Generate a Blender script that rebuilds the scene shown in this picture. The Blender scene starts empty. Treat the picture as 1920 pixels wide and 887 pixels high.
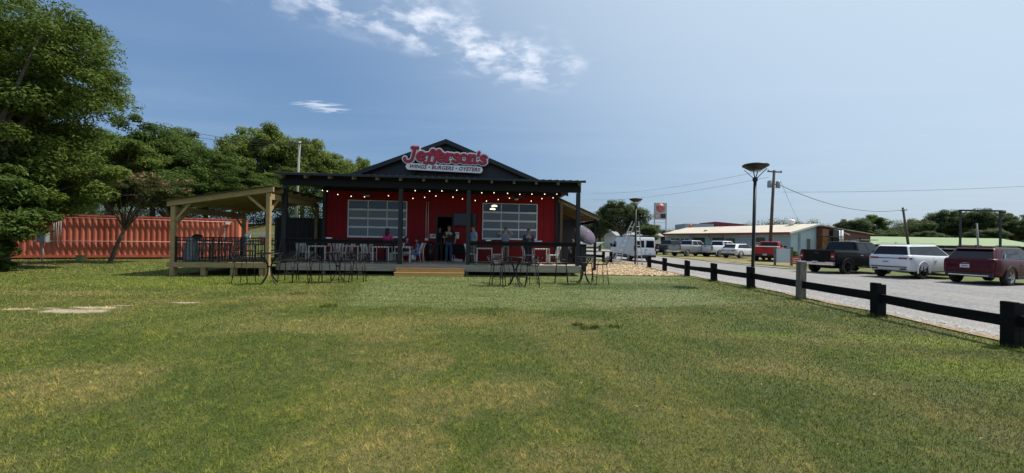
import bpy, bmesh, math, random
import numpy as np
from mathutils import Vector, Matrix, Euler
R = math.radians
random.seed(7)
rng = np.random.default_rng(7)
scene = bpy.context.scene
C = scene.collection

# ------------------------------------------------------------------ camera
F_PX = 721.0
EYE = 1.65
cam_d = bpy.data.cameras.new('camera')
cam = bpy.data.objects.new('camera', cam_d); C.objects.link(cam)
cam_d.sensor_width = 36.0
cam_d.lens = 36.0 * F_PX / 1920.0
cam_d.clip_start = 0.05
cam_d.clip_end = 3000.0
PITCH, ROLL = R(0.36), 0.016
cam.matrix_world = (Matrix.Translation((0, 0, EYE)) @ Matrix.Rotation(R(90) + PITCH, 4, 'X') @ Matrix.Rotation(ROLL, 4, 'Z'))
scene.camera = cam

# ------------------------------------------------------------------ sun and sky
SUN_EL, SUN_AZ = R(58), R(81)          # azimuth measured from +Y (view direction) towards +X
to_sun = Vector((math.cos(SUN_EL) * math.sin(SUN_AZ), math.cos(SUN_EL) * math.cos(SUN_AZ), math.sin(SUN_EL)))
sd = bpy.data.lights.new('sun', 'SUN'); sd.energy = 4.2; sd.angle = R(0.55); sd.color = (1.0, 0.945, 0.86)
so = bpy.data.objects.new('sun', sd); C.objects.link(so)
so.rotation_euler = (-to_sun).to_track_quat('-Z', 'Y').to_euler()
so.location = (30, 5, 60)

world = bpy.data.worlds.new('World'); scene.world = world; world.use_nodes = True
wt = world.node_tree; wt.nodes.clear()
def wn(t, **k):
    n = wt.nodes.new(t)
    for a, b in k.items(): setattr(n, a, b)
    return n
def wl(a, b): wt.links.new(a, b)
def wm(op, a, b=None, c=None, clamp=False):
    n = wn('ShaderNodeMath', operation=op, use_clamp=clamp)
    for i, s in enumerate((a, b, c)):
        if s is None: continue
        if isinstance(s, (int, float)): n.inputs[i].default_value = s
        else: wl(s, n.inputs[i])
    return n.outputs[0]
def wmr(v, a, b, c=0.0, d=1.0):
    n = wn('ShaderNodeMapRange'); n.interpolation_type = 'SMOOTHSTEP'
    wl(v, n.inputs[0])
    for i, s in enumerate((a, b, c, d)): n.inputs[i + 1].default_value = s
    return n.outputs[0]
sky = wn('ShaderNodeTexSky', sky_type='NISHITA')
sky.sun_disc = False; sky.sun_elevation = SUN_EL; sky.sun_rotation = SUN_AZ
sky.altitude = 150; sky.air_density = 1.25; sky.dust_density = 1.6; sky.ozone_density = 3.2
tc = wn('ShaderNodeTexCoord')
sp = wn('ShaderNodeSeparateXYZ'); wl(tc.outputs['Generated'], sp.inputs[0])
zz = wm('MAXIMUM', sp.outputs[2], 0.02)
U = wm('DIVIDE', sp.outputs[0], zz); V = wm('DIVIDE', sp.outputs[1], zz)
cuv = wn('ShaderNodeCombineXYZ'); wl(U, cuv.inputs[0]); wl(V, cuv.inputs[1])
def noise(scale, detail, rough, dist=0.0, vec=None):
    n = wn('ShaderNodeTexNoise'); n.inputs['Scale'].default_value = scale; n.inputs['Detail'].default_value = detail
    n.inputs['Roughness'].default_value = rough; n.inputs['Distortion'].default_value = dist
    wl(vec or cuv.outputs[0], n.inputs['Vector']); return n.outputs[0]
# broken altocumulus streak lying on a high plane (U,V), running away to the right
n_fine = noise(6.6, 6.0, 0.60, 0.2); n_mid = noise(3.2, 3.0, 0.5, 0.3); n_big = noise(0.9, 2.0, 0.5)
along = wm('ADD', wm('MULTIPLY', wm('ADD', U, 0.72), 0.79), wm('MULTIPLY', wm('SUBTRACT', V, 1.62), 0.61))
across = wm('ADD', wm('MULTIPLY', wm('ADD', U, 0.72), -0.61), wm('MULTIPLY', wm('SUBTRACT', V, 1.62), 0.79))
acr = wm('ADD', across, wm('MULTIPLY', wm('SUBTRACT', n_mid, 0.5), 0.35))
band = wm('MULTIPLY', wmr(acr, -0.42, -0.05), wmr(acr, 0.40, 0.02))
band = wm('MULTIPLY', band, wmr(along, 1.52, 1.05))
dens = wmr(wm('ADD', wm('MULTIPLY', n_fine, 0.62), wm('MULTIPLY', n_mid, 0.42)), 0.455, 0.68)
streak = wm('MULTIPLY', dens, band)
# a stray thin wisp, and small scattered bits
wx = wm('DIVIDE', wm('ADD', U, 1.50), 0.25); wy = wm('DIVIDE', wm('SUBTRACT', V, 2.98), 0.17)
wr = wmr(wm('ADD', wm('MULTIPLY', wx, wx), wm('MULTIPLY', wy, wy)), 1.0, 0.1)
mp = wn('ShaderNodeMapping'); mp.inputs['Scale'].default_value = (0.5, 2.0, 1); wl(cuv.outputs[0], mp.inputs[0])
wisp = wm('MULTIPLY', wm('MULTIPLY', wr, wmr(noise(9.0, 5, .6, .4, mp.outputs[0]), .42, .62)), 0.55)
bits = wm('MULTIPLY', wm('MULTIPLY', wmr(noise(5.0, 5, .6, .3), .67, .80), wmr(n_big, .40, .62)), 0.40)
# thin milky veil
veil = wm('MULTIPLY', wmr(noise(0.55, 4, .55, .6, mp.outputs[0]), .42, .75), 0.05)
cl = wm('MINIMUM', wm('ADD', wm('ADD', wm('MULTIPLY', streak, 0.82), wisp), wm('ADD', bits, veil)), 1.0)
mixc = wn('ShaderNodeMix', data_type='RGBA'); wl(cl, mixc.inputs[0])
even = wn('ShaderNodeMix', data_type='RGBA'); even.inputs[0].default_value = 0.60
wl(sky.outputs[0], even.inputs[6]); even.inputs[7].default_value = (1.0, 2.02, 3.80, 1)   # evens the zenith-horizon contrast towards the photo's periwinkle
dt = wn('ShaderNodeVectorMath', operation='DOT_PRODUCT'); wl(tc.outputs['Generated'], dt.inputs[0]); dt.inputs[1].default_value = to_sun
aur = wm('MULTIPLY', wmr(dt.outputs['Value'], 0.08, 0.86), 0.75)      # thin summer haze, brighter towards the sun
hz = wn('ShaderNodeMix', data_type='RGBA'); wl(aur, hz.inputs[0]); wl(even.outputs[2], hz.inputs[6]); hz.inputs[7].default_value = (5.4, 6.4, 7.2, 1)
wl(hz.outputs[2], mixc.inputs[6]); mixc.inputs[7].default_value = (7.4, 7.8, 8.7, 1)
bg = wn('ShaderNodeBackground'); wl(mixc.outputs[2], bg.inputs[0]); bg.inputs[1].default_value = 0.105
wo = wn('ShaderNodeOutputWorld'); wl(bg.outputs[0], wo.inputs[0])

scene.view_settings.view_transform = 'Standard'
scene.view_settings.look = 'None'
scene.view_settings.exposure = 0.35
scene.view_settings.gamma = 1.0
scene.cycles.max_bounces = 6
scene.cycles.transparent_max_bounces = 12
scene.cycles.caustics_reflective = False
scene.cycles.caustics_refractive = False

# ------------------------------------------------------------------ helpers
def px_ground(px, py, h=EYE):
    """ground point (X, Y) seen at a pixel of the photograph"""
    yh = 448 + 0.016 * (px - 960)
    Z = h * F_PX / (py - yh)
    return ((px - 960) / F_PX * Z, Z)

MATS = {}
def mat(name, col, rough=0.7, metal=0.0, spec=0.5, var=0.0, vscale=6.0, bump=0.0, bscale=40.0, emit=None, estr=0.0, coat=0.0, col2=None, stretch=None, coord='Object'):
    if name in MATS: return MATS[name]
    m = bpy.data.materials.new(name); m.use_nodes = True
    nt = m.node_tree; b = nt.nodes['Principled BSDF']
    b.inputs['Base Color'].default_value = (*col, 1); b.inputs['Roughness'].default_value = rough
    b.inputs['Metallic'].default_value = metal; b.inputs['Specular IOR Level'].default_value = spec
    b.inputs['Coat Weight'].default_value = coat; b.inputs['Coat Roughness'].default_value = 0.06
    if emit: b.inputs['Emission Color'].default_value = (*emit, 1); b.inputs['Emission Strength'].default_value = estr
    if var or bump or col2:
        t = nt.nodes.new('ShaderNodeTexCoord'); vec = t.outputs[coord]
        if stretch:
            mp = nt.nodes.new('ShaderNodeMapping'); mp.inputs['Scale'].default_value = stretch
            nt.links.new(vec, mp.inputs[0]); vec = mp.outputs[0]
    if var or col2:
        n = nt.nodes.new('ShaderNodeTexNoise'); n.inputs['Scale'].default_value = vscale
        n.inputs['Detail'].default_value = 6; n.inputs['Roughness'].default_value = 0.65
        nt.links.new(vec, n.inputs['Vector'])
        r = nt.nodes.new('ShaderNodeValToRGB')
        c2 = col2 or tuple(min(1, c * (1 + var)) for c in col)
        c1 = col if col2 else tuple(c * (1 - var) for c in col)
        r.color_ramp.elements[0].color = (*c1, 1); r.color_ramp.elements[1].color = (*c2, 1)
        r.color_ramp.elements[0].position = 0.34; r.color_ramp.elements[1].position = 0.66
        nt.links.new(n.outputs[0], r.inputs[0]); nt.links.new(r.outputs[0], b.inputs['Base Color'])
    if bump:
        n2 = nt.nodes.new('ShaderNodeTexNoise'); n2.inputs['Scale'].default_value = bscale; n2.inputs['Detail'].default_value = 4
        nt.links.new(vec, n2.inputs['Vector'])
        bp = nt.nodes.new('ShaderNodeBump'); bp.inputs['Strength'].default_value = bump; bp.inputs['Distance'].default_value = 0.02
        nt.links.new(n2.outputs[0], bp.inputs['Height']); nt.links.new(bp.outputs[0], b.inputs['Normal'])
    MATS[name] = m
    return m

def glass_mat(name, tint=(0.5, 0.52, 0.55), refl=0.16):
    if name in MATS: return MATS[name]
    m = bpy.data.materials.new(name); m.use_nodes = True; nt = m.node_tree; nt.nodes.clear()
    o = nt.nodes.new('ShaderNodeOutputMaterial'); mx = nt.nodes.new('ShaderNodeMixShader')
    t = nt.nodes.new('ShaderNodeBsdfTransparent'); t.inputs[0].default_value = (*tint, 1)
    g = nt.nodes.new('ShaderNodeBsdfGlossy'); g.inputs['Roughness'].default_value = 0.015; g.inputs[0].default_value = (.95, .97, 1, 1)
    f = nt.nodes.new('ShaderNodeFresnel'); f.inputs[0].default_value = 1.5
    a = nt.nodes.new('ShaderNodeMath'); a.operation = 'ADD'; a.inputs[1].default_value = refl - 0.04; a.use_clamp = True
    nt.links.new(f.outputs[0], a.inputs[0]); nt.links.new(a.outputs[0], mx.inputs[0])
    nt.links.new(t.outputs[0], mx.inputs[1]); nt.links.new(g.outputs[0], mx.inputs[2]); nt.links.new(mx.outputs[0], o.inputs[0])
    MATS[name] = m; return m

class MB:
    """collects geometry for ONE mesh object"""
    def __init__(s): s.v = []; s.f = []; s.sm = []
    def add(s, vs, fs, smooth=False):
        o = len(s.v); s.v += [tuple(p) for p in vs]
        s.f += [tuple(i + o for i in f) for f in fs]; s.sm += [smooth] * len(fs); return s
    def box(s, c, d, rot=None, taper=1.0):
        hx, hy, hz = d[0] / 2, d[1] / 2, d[2] / 2
        p = [Vector((x * hx * (taper if z > 0 else 1), y * hy * (taper if z > 0 else 1), z * hz)) for z in (-1, 1) for x, y in ((-1, -1), (1, -1), (1, 1), (-1, 1))]
        if rot is not None:
            m = rot if isinstance(rot, Matrix) else Euler(rot).to_matrix(); p = [m @ q for q in p]
        c = Vector(c)
        return s.add([q + c for q in p], [(3, 2, 1, 0), (4, 5, 6, 7), (0, 1, 5, 4), (1, 2, 6, 5), (2, 3, 7, 6), (3, 0, 4, 7)])
    def b2(s, x0, x1, y0, y1, z0, z1):
        return s.box(((x0 + x1) / 2, (y0 + y1) / 2, (z0 + z1) / 2), (x1 - x0, y1 - y0, z1 - z0))
    def bar(s, a, b, w, h=None, up=(0, 0, 1)):
        a, b = Vector(a), Vector(b); d = b - a; L = d.length
        if L < 1e-6: return s
        x = d.normalized(); u = Vector(up)
        if abs(x.dot(u)) > 0.98: u = Vector((0, 1, 0))
        y = u.cross(x).normalized(); z = x.cross(y)
        return s.box((a + b) / 2, (L, w, h or w), Matrix((x, y, z)).transposed())
    def tube(s, pts, r, n=8, cap=True):
        pts = [Vector(p) for p in pts]; rs = r if isinstance(r, (list, tuple)) else [r] * len(pts)
        rings = []; prev = None
        for i, p in enumerate(pts):
            t = (pts[min(i + 1, len(pts) - 1)] - pts[max(i - 1, 0)])
            t = t.normalized() if t.length > 1e-9 else Vector((0, 0, 1))
            if prev is None:
                u = Vector((0, 0, 1)) if abs(t.z) < .9 else Vector((1, 0, 0))
                a = t.cross(u).normalized()
            else:
                a = (prev - t * prev.dot(t)).normalized()
            prev = a; b = t.cross(a)
            rings.append([p + (a * math.cos(2 * math.pi * k / n) + b * math.sin(2 * math.pi * k / n)) * rs[i] for k in range(n)])
        vs = [q for ring in rings for q in ring]
        fs = [(i * n + k, i * n + (k + 1) % n, (i + 1) * n + (k + 1) % n, (i + 1) * n + k) for i in range(len(pts) - 1) for k in range(n)]
        s.add(vs, fs, True)
        if cap:
            o = len(s.v) - len(vs)
            s.f += [tuple(o + k for k in range(n))[::-1], tuple(o + (len(pts) - 1) * n + k for k in range(n))]; s.sm += [False, False]
        return s
    def lathe(s, prof, n=16, c=(0, 0, 0), axis='Z', smooth=True, arc=2 * math.pi):
        """prof: (radius, height) pairs"""
        c = Vector(c); vs = []
        for r, h in prof:
            for k in range(n):
                a = arc * k / n; x, y = r * math.cos(a), r * math.sin(a)
                q = (x, y, h) if axis == 'Z' else ((x, h, y) if axis == 'Y' else (h, x, y))
                vs.append(c + Vector(q))
        m = len(prof)
        fs = [(i * n + k, i * n + (k + 1) % n, (i + 1) * n + (k + 1) % n, (i + 1) * n + k) for i in range(m - 1) for k in range(n)]
        return s.add(vs, fs, smooth)
    def prism(s, poly, d, origin=(0, 0, 0), ax=(1, 0, 0), ay=(0, 0, 1)):
        """extrude a 2-D outline (ax, ay plane) by vector d"""
        o, ax, ay, d = Vector(origin), Vector(ax), Vector(ay), Vector(d); n = len(poly)
        p = [o + ax * x + ay * y for x, y in poly]
        vs = p + [q + d for q in p]
        return s.add(vs, [tuple(range(n))[::-1], tuple(range(n, 2 * n))] + [(i, (i + 1) % n, n + (i + 1) % n, n + i) for i in range(n)])
    def quad(s, a, b, c, d, smooth=False): return s.add([a, b, c, d], [(0, 1, 2, 3)], smooth)
    def ball(s, c, r, n=10, m=6, sc=(1, 1, 1)):
        prof = [(math.sin(math.pi * i / m), -math.cos(math.pi * i / m)) for i in range(m + 1)]
        o = len(s.v); s.lathe([(max(p, 1e-4), h) for p, h in prof], n)
        for i in range(o, len(s.v)):
            v = s.v[i]; s.v[i] = (v[0] * r * sc[0] + c[0], v[1] * r * sc[1] + c[1], v[2] * r * sc[2] + c[2])
        return s
    def mesh(s, name='mesh'):
        me = bpy.data.meshes.new(name); me.from_pydata(s.v, [], s.f); me.update()
        me.polygons.foreach_set('use_smooth', s.sm)
        bm = bmesh.new(); bm.from_mesh(me); bmesh.ops.recalc_face_normals(bm, faces=bm.faces); bm.to_mesh(me); bm.free()
        return me
    def build(s, name, m, parent=None, loc=(0, 0, 0), rot=(0, 0, 0), bevel=0.0):
        me = s.mesh(name)
        if m is not None: me.materials.append(m)
        if bevel:
            bm = bmesh.new(); bm.from_mesh(me)
            bmesh.ops.remove_doubles(bm, verts=bm.verts, dist=1e-5)
            bmesh.ops.bevel(bm, geom=[e for e in bm.edges if len(e.link_faces) == 2 and e.calc_face_angle(0) > .5], offset=bevel, segments=2, profile=.6, affect='EDGES')
            bm.to_mesh(me); bm.free()
        return place(name, me, parent, loc, rot)

def place(name, me, parent=None, loc=(0, 0, 0), rot=(0, 0, 0), scale=(1, 1, 1)):
    o = bpy.data.objects.new(name, me); C.objects.link(o); o.parent = parent
    o.location = loc; o.rotation_euler = rot; o.scale = scale
    return o
def tag(o, label=None, cat=None, group=None, kind=None):
    if label: o['label'] = label
    if cat: o['category'] = cat
    if group: o['group'] = group
    if kind: o['kind'] = kind
    return o
def thing(name, label, cat, loc=(0, 0, 0), rz=0.0, group=None):
    o = bpy.data.objects.new(name, None); C.objects.link(o)
    o.location = loc; o.rotation_euler = (0, 0, rz); o.empty_display_size = .2
    return tag(o, label, cat, group)
KIDS = {}
def children(o): return [c for c in C.objects if c.parent is o]
def copy_tree(o, parent=None, kids=None):
    c = o.copy(); C.objects.link(c); c.parent = parent
    for ch in (kids if kids is not None else children(o)): copy_tree(ch, c)
    return c
def text_mesh(txt, size, depth=0.0, shear=0.0, bold=0.0, spacing=1.0):
    cu = bpy.data.curves.new('lettering', 'FONT'); cu.body = txt; cu.size = size; cu.extrude = depth; cu.shear = shear
    cu.offset = bold; cu.align_x = 'CENTER'; cu.align_y = 'CENTER'; cu.space_character = spacing; cu.resolution_u = 3
    ob = bpy.data.objects.new('lettering', cu); C.objects.link(ob)
    dg = bpy.context.evaluated_depsgraph_get(); me = bpy.data.meshes.new_from_object(ob.evaluated_get(dg))
    bpy.data.objects.remove(ob); bpy.data.curves.remove(cu)
    return me
def sharp(o, ang=35):
    me = o.data
    me.polygons.foreach_set('use_smooth', [True] * len(me.polygons)); me.set_sharp_from_angle(angle=R(ang))
    return o
def np_mesh(name, verts, faces_flat, nper, m, attrs=None, smooth=False):
    me = bpy.data.meshes.new(name); nv = len(verts); nf = len(faces_flat) // nper
    me.vertices.add(nv); me.vertices.foreach_set('co', np.ascontiguousarray(verts, np.float32).ravel())
    me.loops.add(nf * nper); me.loops.foreach_set('vertex_index', np.ascontiguousarray(faces_flat, np.int32))
    me.polygons.add(nf); me.polygons.foreach_set('loop_start', np.arange(nf, dtype=np.int32) * nper)
    me.polygons.foreach_set('loop_total', np.full(nf, nper, np.int32))
    if smooth: me.polygons.foreach_set('use_smooth', np.ones(nf, bool))
    for k, a in (attrs or {}).items():
        at = me.attributes.new(k, 'FLOAT', 'POINT'); at.data.foreach_set('value', np.ascontiguousarray(a, np.float32))
    me.update(calc_edges=True)
    if m: me.materials.append(m)
    return me

# ------------------------------------------------------------------ terrain
def sstep(a, b, x):
    t = np.clip((x - a) / (b - a), 0, 1); return t * t * (3 - 2 * t)
def ground_h(X, Y):
    X = np.asarray(X, float); Y = np.asarray(Y, float)
    h = -0.15 * sstep(8.6, 10.4, X)
    h = h - 1.15 * sstep(30, 52, X) * sstep(90, 40, Y)
    bank = sstep(27.5, 40, Y + 0.42 * (X + 19)) * sstep(-6, -11, X)
    h = h + 2.9 * bank
    h = h + 0.035 * np.sin(X * .45 + 1) * np.sin(Y * .37) * sstep(30, 12, np.abs(X))
    return h
def gz(x, y): return float(ground_h(x, y))
# ------------------------------------------------------------------ lawn colour (shared by soil sheet and blades), in world X/Y
def lawn_group():
    g = bpy.data.node_groups.new('lawn_colour', 'ShaderNodeTree')
    g.interface.new_socket('Color', in_out='OUTPUT', socket_type='NodeSocketColor')
    g.interface.new_socket('Bare', in_out='OUTPUT', socket_type='NodeSocketFloat')
    N, L = g.nodes, g.links
    geo = N.new('ShaderNodeNewGeometry'); sx = N.new('ShaderNodeSeparateXYZ'); L.new(geo.outputs['Position'], sx.inputs[0])
    flat = N.new('ShaderNodeCombineXYZ'); L.new(sx.outputs[0], flat.inputs[0]); L.new(sx.outputs[1], flat.inputs[1])
    def M(op, a, b=None, clamp=False):
        n = N.new('ShaderNodeMath'); n.operation = op; n.use_clamp = clamp
        for i, s in enumerate((a, b)):
            if s is None: continue
            if isinstance(s, (int, float)): n.inputs[i].default_value = s
            else: L.new(s, n.inputs[i])
        return n.outputs[0]
    def noise(sc, det=4, ro=.6, dist=0.0):
        n = N.new('ShaderNodeTexNoise'); n.inputs['Scale'].default_value = sc; n.inputs['Detail'].default_value = det
        n.inputs['Roughness'].default_value = ro; n.inputs['Distortion'].default_value = dist
        L.new(flat.outputs[0], n.inputs['Vector']); return n.outputs[0]
    def mr(v, a, b, c=0., d=1.):
        n = N.new('ShaderNodeMapRange'); n.interpolation_type = 'SMOOTHSTEP'; L.new(v, n.inputs[0])
        for i, s in enumerate((a, b, c, d)): n.inputs[i + 1].default_value = s
        return n.outputs[0]
    def mix(f, a, b):
        n = N.new('ShaderNodeMix'); n.data_type = 'RGBA'
        if isinstance(f, (int, float)): n.inputs[0].default_value = f
        else: L.new(f, n.inputs[0])
        for i, s in ((6, a), (7, b)):
            if isinstance(s, tuple): n.inputs[i].default_value = (*s, 1)
            else: L.new(s, n.inputs[i])
        return n.outputs[2]
    nb, nm, nf = noise(.22, 3), noise(.9, 4), noise(3.4, 5, .7)
    n_w = noise(1.1, 3, .6)
    def ell(cx, cy, rx, ry, rag=.55):
        ax = M('DIVIDE', M('SUBTRACT', sx.outputs[0], cx), rx); ay = M('DIVIDE', M('SUBTRACT', sx.outputs[1], cy), ry)
        d = M('ADD', M('MULTIPLY', ax, ax), M('MULTIPLY', ay, ay))
        d = M('ADD', d, M('MULTIPLY', M('SUBTRACT', nf, .5), rag * 4)); d = M('ADD', d, M('MULTIPLY', M('SUBTRACT', nm, .5), rag * 3))
        return mr(d, 1.25, .15)
    def union(L_):
        o = L_[0]
        for e in L_[1:]: o = M('MAXIMUM', o, e)
        return o
    GREEN, DEEP, LIME, STRAW, SAND = (.118, .138, .024), (.076, .106, .018), (.160, .198, .022), (.262, .205, .080), (.56, .47, .35)
    col = mix(mr(nm, .38, .66), DEEP, GREEN)
    col = mix(M('MULTIPLY', mr(nb, .40, .66), .55), col, (.115, .122, .034))
    # mown stripes, faint, running away from the camera to the right
    st = M('SINE', M('ADD', M('ADD', M('MULTIPLY', sx.outputs[0], 2.2), M('MULTIPLY', sx.outputs[1], .55)), M('MULTIPLY', n_w, 5.0)))
    col = mix(M('MULTIPLY', mr(st, .1, .9), .18), col, STRAW)
    # thatch: straw showing through nearly everywhere, more in the dry middle
    dry = union([ell(*px_ground(a, b), rx, ry) for a, b, rx, ry in (
        (640, 610, 1.9, .75), (850, 600, 1.4, .6), (715, 635, .65, .25), (530, 560, 1.5, .5), (1090, 605, .8, .35), (1250, 590, 1.2, .35), (60, 720, 1.3, .55),
        (800, 680, .45, .5), (740, 850, .5, .45), (830, 760, .5, .5), (1060, 870, .6, .3), (1560, 640, 1.3, .3), (1420, 690, .8, .4), (960, 740, .6, .5), (180, 690, .9, .3), (120, 548, 3.2, .5), (300, 565, 2.4, .45), (1750, 640, 1.2, .3))])
    spk = mr(nf, .50, .68)
    col = mix(M('MULTIPLY', spk, .34), col, STRAW)
    col = mix(M('MULTIPLY', M('MULTIPLY', dry, mr(noise(7.0, 5, .75), .30, .62)), .58), col, STRAW)
    deep = union([ell(*px_ground(a, b), rx, ry, .35) for a, b, rx, ry in ((300, 650, 2.6, .75), (430, 720, 1.0, .7), (130, 800, 1.0, .4), (1180, 588, 3.2, .33), (470, 640, .8, .8), (1150, 614, .9, .10), (1085, 614, .3, .12), (1560, 590, 2.6, .4))])
    col = mix(M('MULTIPLY', deep, .50), col, DEEP)
    lime = union([ell(*px_ground(a, b), rx, ry, .5) for a, b, rx, ry in ((1435, 628, .75, .22), (1790, 640, 2.2, .5), (1560, 548, 1.6, .6), (380, 528, 4.5, 1.6), (1840, 690, 1.6, .6))])
    col = mix(M('MULTIPLY', lime, .62), col, LIME)
    far = mr(sx.outputs[1], 10.5, 15.0)
    col = mix(M('MULTIPLY', far, .6), col, (.125, .150, .032))
    # laid turf before the porch: paler brushed grass with ragged borders, a darker strip and a paler piece
    wob = M('MULTIPLY', M('SUBTRACT', nm, .5), .9); wob2 = M('ADD', wob, M('MULTIPLY', M('SUBTRACT', nf, .5), .5))
    X_, Y_ = sx.outputs[0], sx.outputs[1]
    lft = mr(M('ADD', M('ADD', M('ADD', X_, 1.76), M('MULTIPLY', Y_, .27)), wob2), 0.0, .55)
    rgt = mr(M('ADD', M('SUBTRACT', 7.3, X_), wob2), 0.0, 1.4)
    ner = mr(M('ADD', M('SUBTRACT', Y_, M('ADD', 8.95, M('MULTIPLY', M('MAXIMUM', M('SUBTRACT', X_, 1.0), 0.0), .24))), M('MULTIPLY', wob2, .55)), -.05, .28)
    frr = mr(Y_, 18.6, 17.9)
    tmask = M('MULTIPLY', M('MULTIPLY', lft, rgt), M('MULTIPLY', ner, frr))
    mpn = N.new('ShaderNodeMapping'); mpn.inputs['Scale'].default_value = (.35, 2.3, 1); L.new(flat.outputs[0], mpn.inputs[0])
    sn = N.new('ShaderNodeTexNoise'); sn.inputs['Scale'].default_value = 1.7; sn.inputs['Detail'].default_value = 6; sn.inputs['Roughness'].default_value = .68; sn.inputs['Distortion'].default_value = .5; L.new(mpn.outputs[0], sn.inputs['Vector'])
    tcol = mix(mr(sn.outputs[0], .36, .62), (.108, .142, .040), (.178, .208, .078))
    tcol = mix(M('MULTIPLY', mr(nm, .52, .70), .5), tcol, (.180, .155, .075))
    strip = M('MULTIPLY', M('MULTIPLY', mr(M('ADD', Y_, M('MULTIPLY', wob, .3)), 13.0, 13.3), mr(M('ADD', Y_, M('MULTIPLY', wob, .3)), 15.1, 14.6)), mr(X_, 1.5, 2.1))
    tcol = mix(M('MULTIPLY', strip, .8), tcol, (.072, .112, .030))
    pale = M('MULTIPLY', M('MULTIPLY', mr(X_, 2.0, 2.2), mr(X_, 6.2, 5.0)), mr(Y_, 13.1, 12.9))
    tcol = mix(M('MULTIPLY', pale, .35), tcol, (.215, .235, .115))
    col = mix(M('MULTIPLY', tmask, .85), col, tcol)
    bare = union([ell(*px_ground(a, b), rx, ry, r_) for a, b, rx, ry, r_ in ((138, 583, .75, .24, .85), (185, 577, .6, .14, .9), (232, 573, .35, .08, .9), (40, 580, .4, .10, .9), (350, 568, .34, .09, .9), (95, 578, .25, .06, .8)  )])
    col = mix(M('MULTIPLY', bare, .92), col, mix(nf, SAND, (.40, .31, .20)))
    shade_ground = mr(sx.outputs[0], -19.0, -24.0)
    col = mix(M('MULTIPLY', M('MULTIPLY', shade_ground, mr(nm, .42, .6)), .6), col, (.17, .12, .07))
    o = N.new('NodeGroupOutput'); L.new(col, o.inputs[0]); L.new(bare, o.inputs[1])
    return g
LG = lawn_group()
def lawn_mat(name, blades=False):
    m = bpy.data.materials.new(name); m.use_nodes = True; nt = m.node_tree; b = nt.nodes['Principled BSDF']
    g = nt.nodes.new('ShaderNodeGroup'); g.node_tree = LG
    b.inputs['Roughness'].default_value = .75; b.inputs['Specular IOR Level'].default_value = .25
    if blades:
        at = nt.nodes.new('ShaderNodeAttribute'); at.attribute_name = 'tint'
        r = nt.nodes.new('ShaderNodeValToRGB'); e = r.color_ramp.elements
        e[0].position = 0; e[0].color = (.50, .62, .52, 1); e[1].position = 1; e[1].color = (2.7, 2.25, 2.0, 1)
        k = r.color_ramp.elements.new(.62); k.color = (1.15, 1.2, .95, 1); k = r.color_ramp.elements.new(.8); k.color = (1.9, 1.62, 1.45, 1)
        nt.links.new(at.outputs['Fac'], r.inputs[0])
        mx = nt.nodes.new('ShaderNodeMix'); mx.data_type = 'RGBA'; mx.blend_type = 'MULTIPLY'; mx.inputs[0].default_value = 1
        nt.links.new(g.outputs[0], mx.inputs[6]); nt.links.new(r.outputs[0], mx.inputs[7])
        nt.links.new(mx.outputs[2], b.inputs['Base Color'])
        b.inputs['Specular IOR Level'].default_value = .12; b.inputs['Roughness'].default_value = .6
    else:
        t = nt.nodes.new('ShaderNodeNewGeometry')
        n = nt.nodes.new('ShaderNodeTexNoise'); n.inputs['Scale'].default_value = 38; n.inputs['Detail'].default_value = 5; n.inputs['Roughness'].default_value = .75
        nt.links.new(t.outputs['Position'], n.inputs['Vector'])
        mr = nt.nodes.new('ShaderNodeMapRange'); mr.inputs[1].default_value = .3; mr.inputs[2].default_value = .7; mr.inputs[3].default_value = .40; mr.inputs[4].default_value = 1.25
        nt.links.new(n.outputs[0], mr.inputs[0])
        mx = nt.nodes.new('ShaderNodeVectorMath'); mx.operation = 'SCALE'; nt.links.new(g.outputs[0], mx.inputs[0]); nt.links.new(mr.outputs[0], mx.inputs['Scale'])
        nt.links.new(mx.outputs[0], b.inputs['Base Color'])
        bp = nt.nodes.new('ShaderNodeBump'); bp.inputs['Strength'].default_value = .8; bp.inputs['Distance'].default_value = .03
        nt.links.new(n.outputs[0], bp.inputs['Height']); nt.links.new(bp.outputs[0], b.inputs['Normal'])
    return m

def graded(lo, hi, step, far_lo, far_hi):
    a = list(np.arange(lo, hi + 1e-6, step)); s = step; x = lo
    while x > far_lo: s *= 1.35; x -= s; a.insert(0, x)
    s = step; x = hi
    while x < far_hi: s *= 1.35; x += s; a.append(x)
    return np.array(a)
gx = graded(-42, 60, .5, -900, 900); gy = graded(-4, 62, .5, -60, 1500)
XX, YY = np.meshgrid(gx, gy); ZZ = ground_h(XX, YY)
nx, ny = len(gx), len(gy)
idx = np.arange(nx * ny).reshape(ny, nx)
fq = np.stack([idx[:-1, :-1], idx[:-1, 1:], idx[1:, 1:], idx[1:, :-1]], -1).reshape(-1)
lawn = place('lawn', np_mesh('lawn', np.stack([XX, YY, ZZ], -1).reshape(-1, 3), fq, 4, lawn_mat('lawn_soil'), smooth=True))
tag(lawn, kind='structure')

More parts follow.
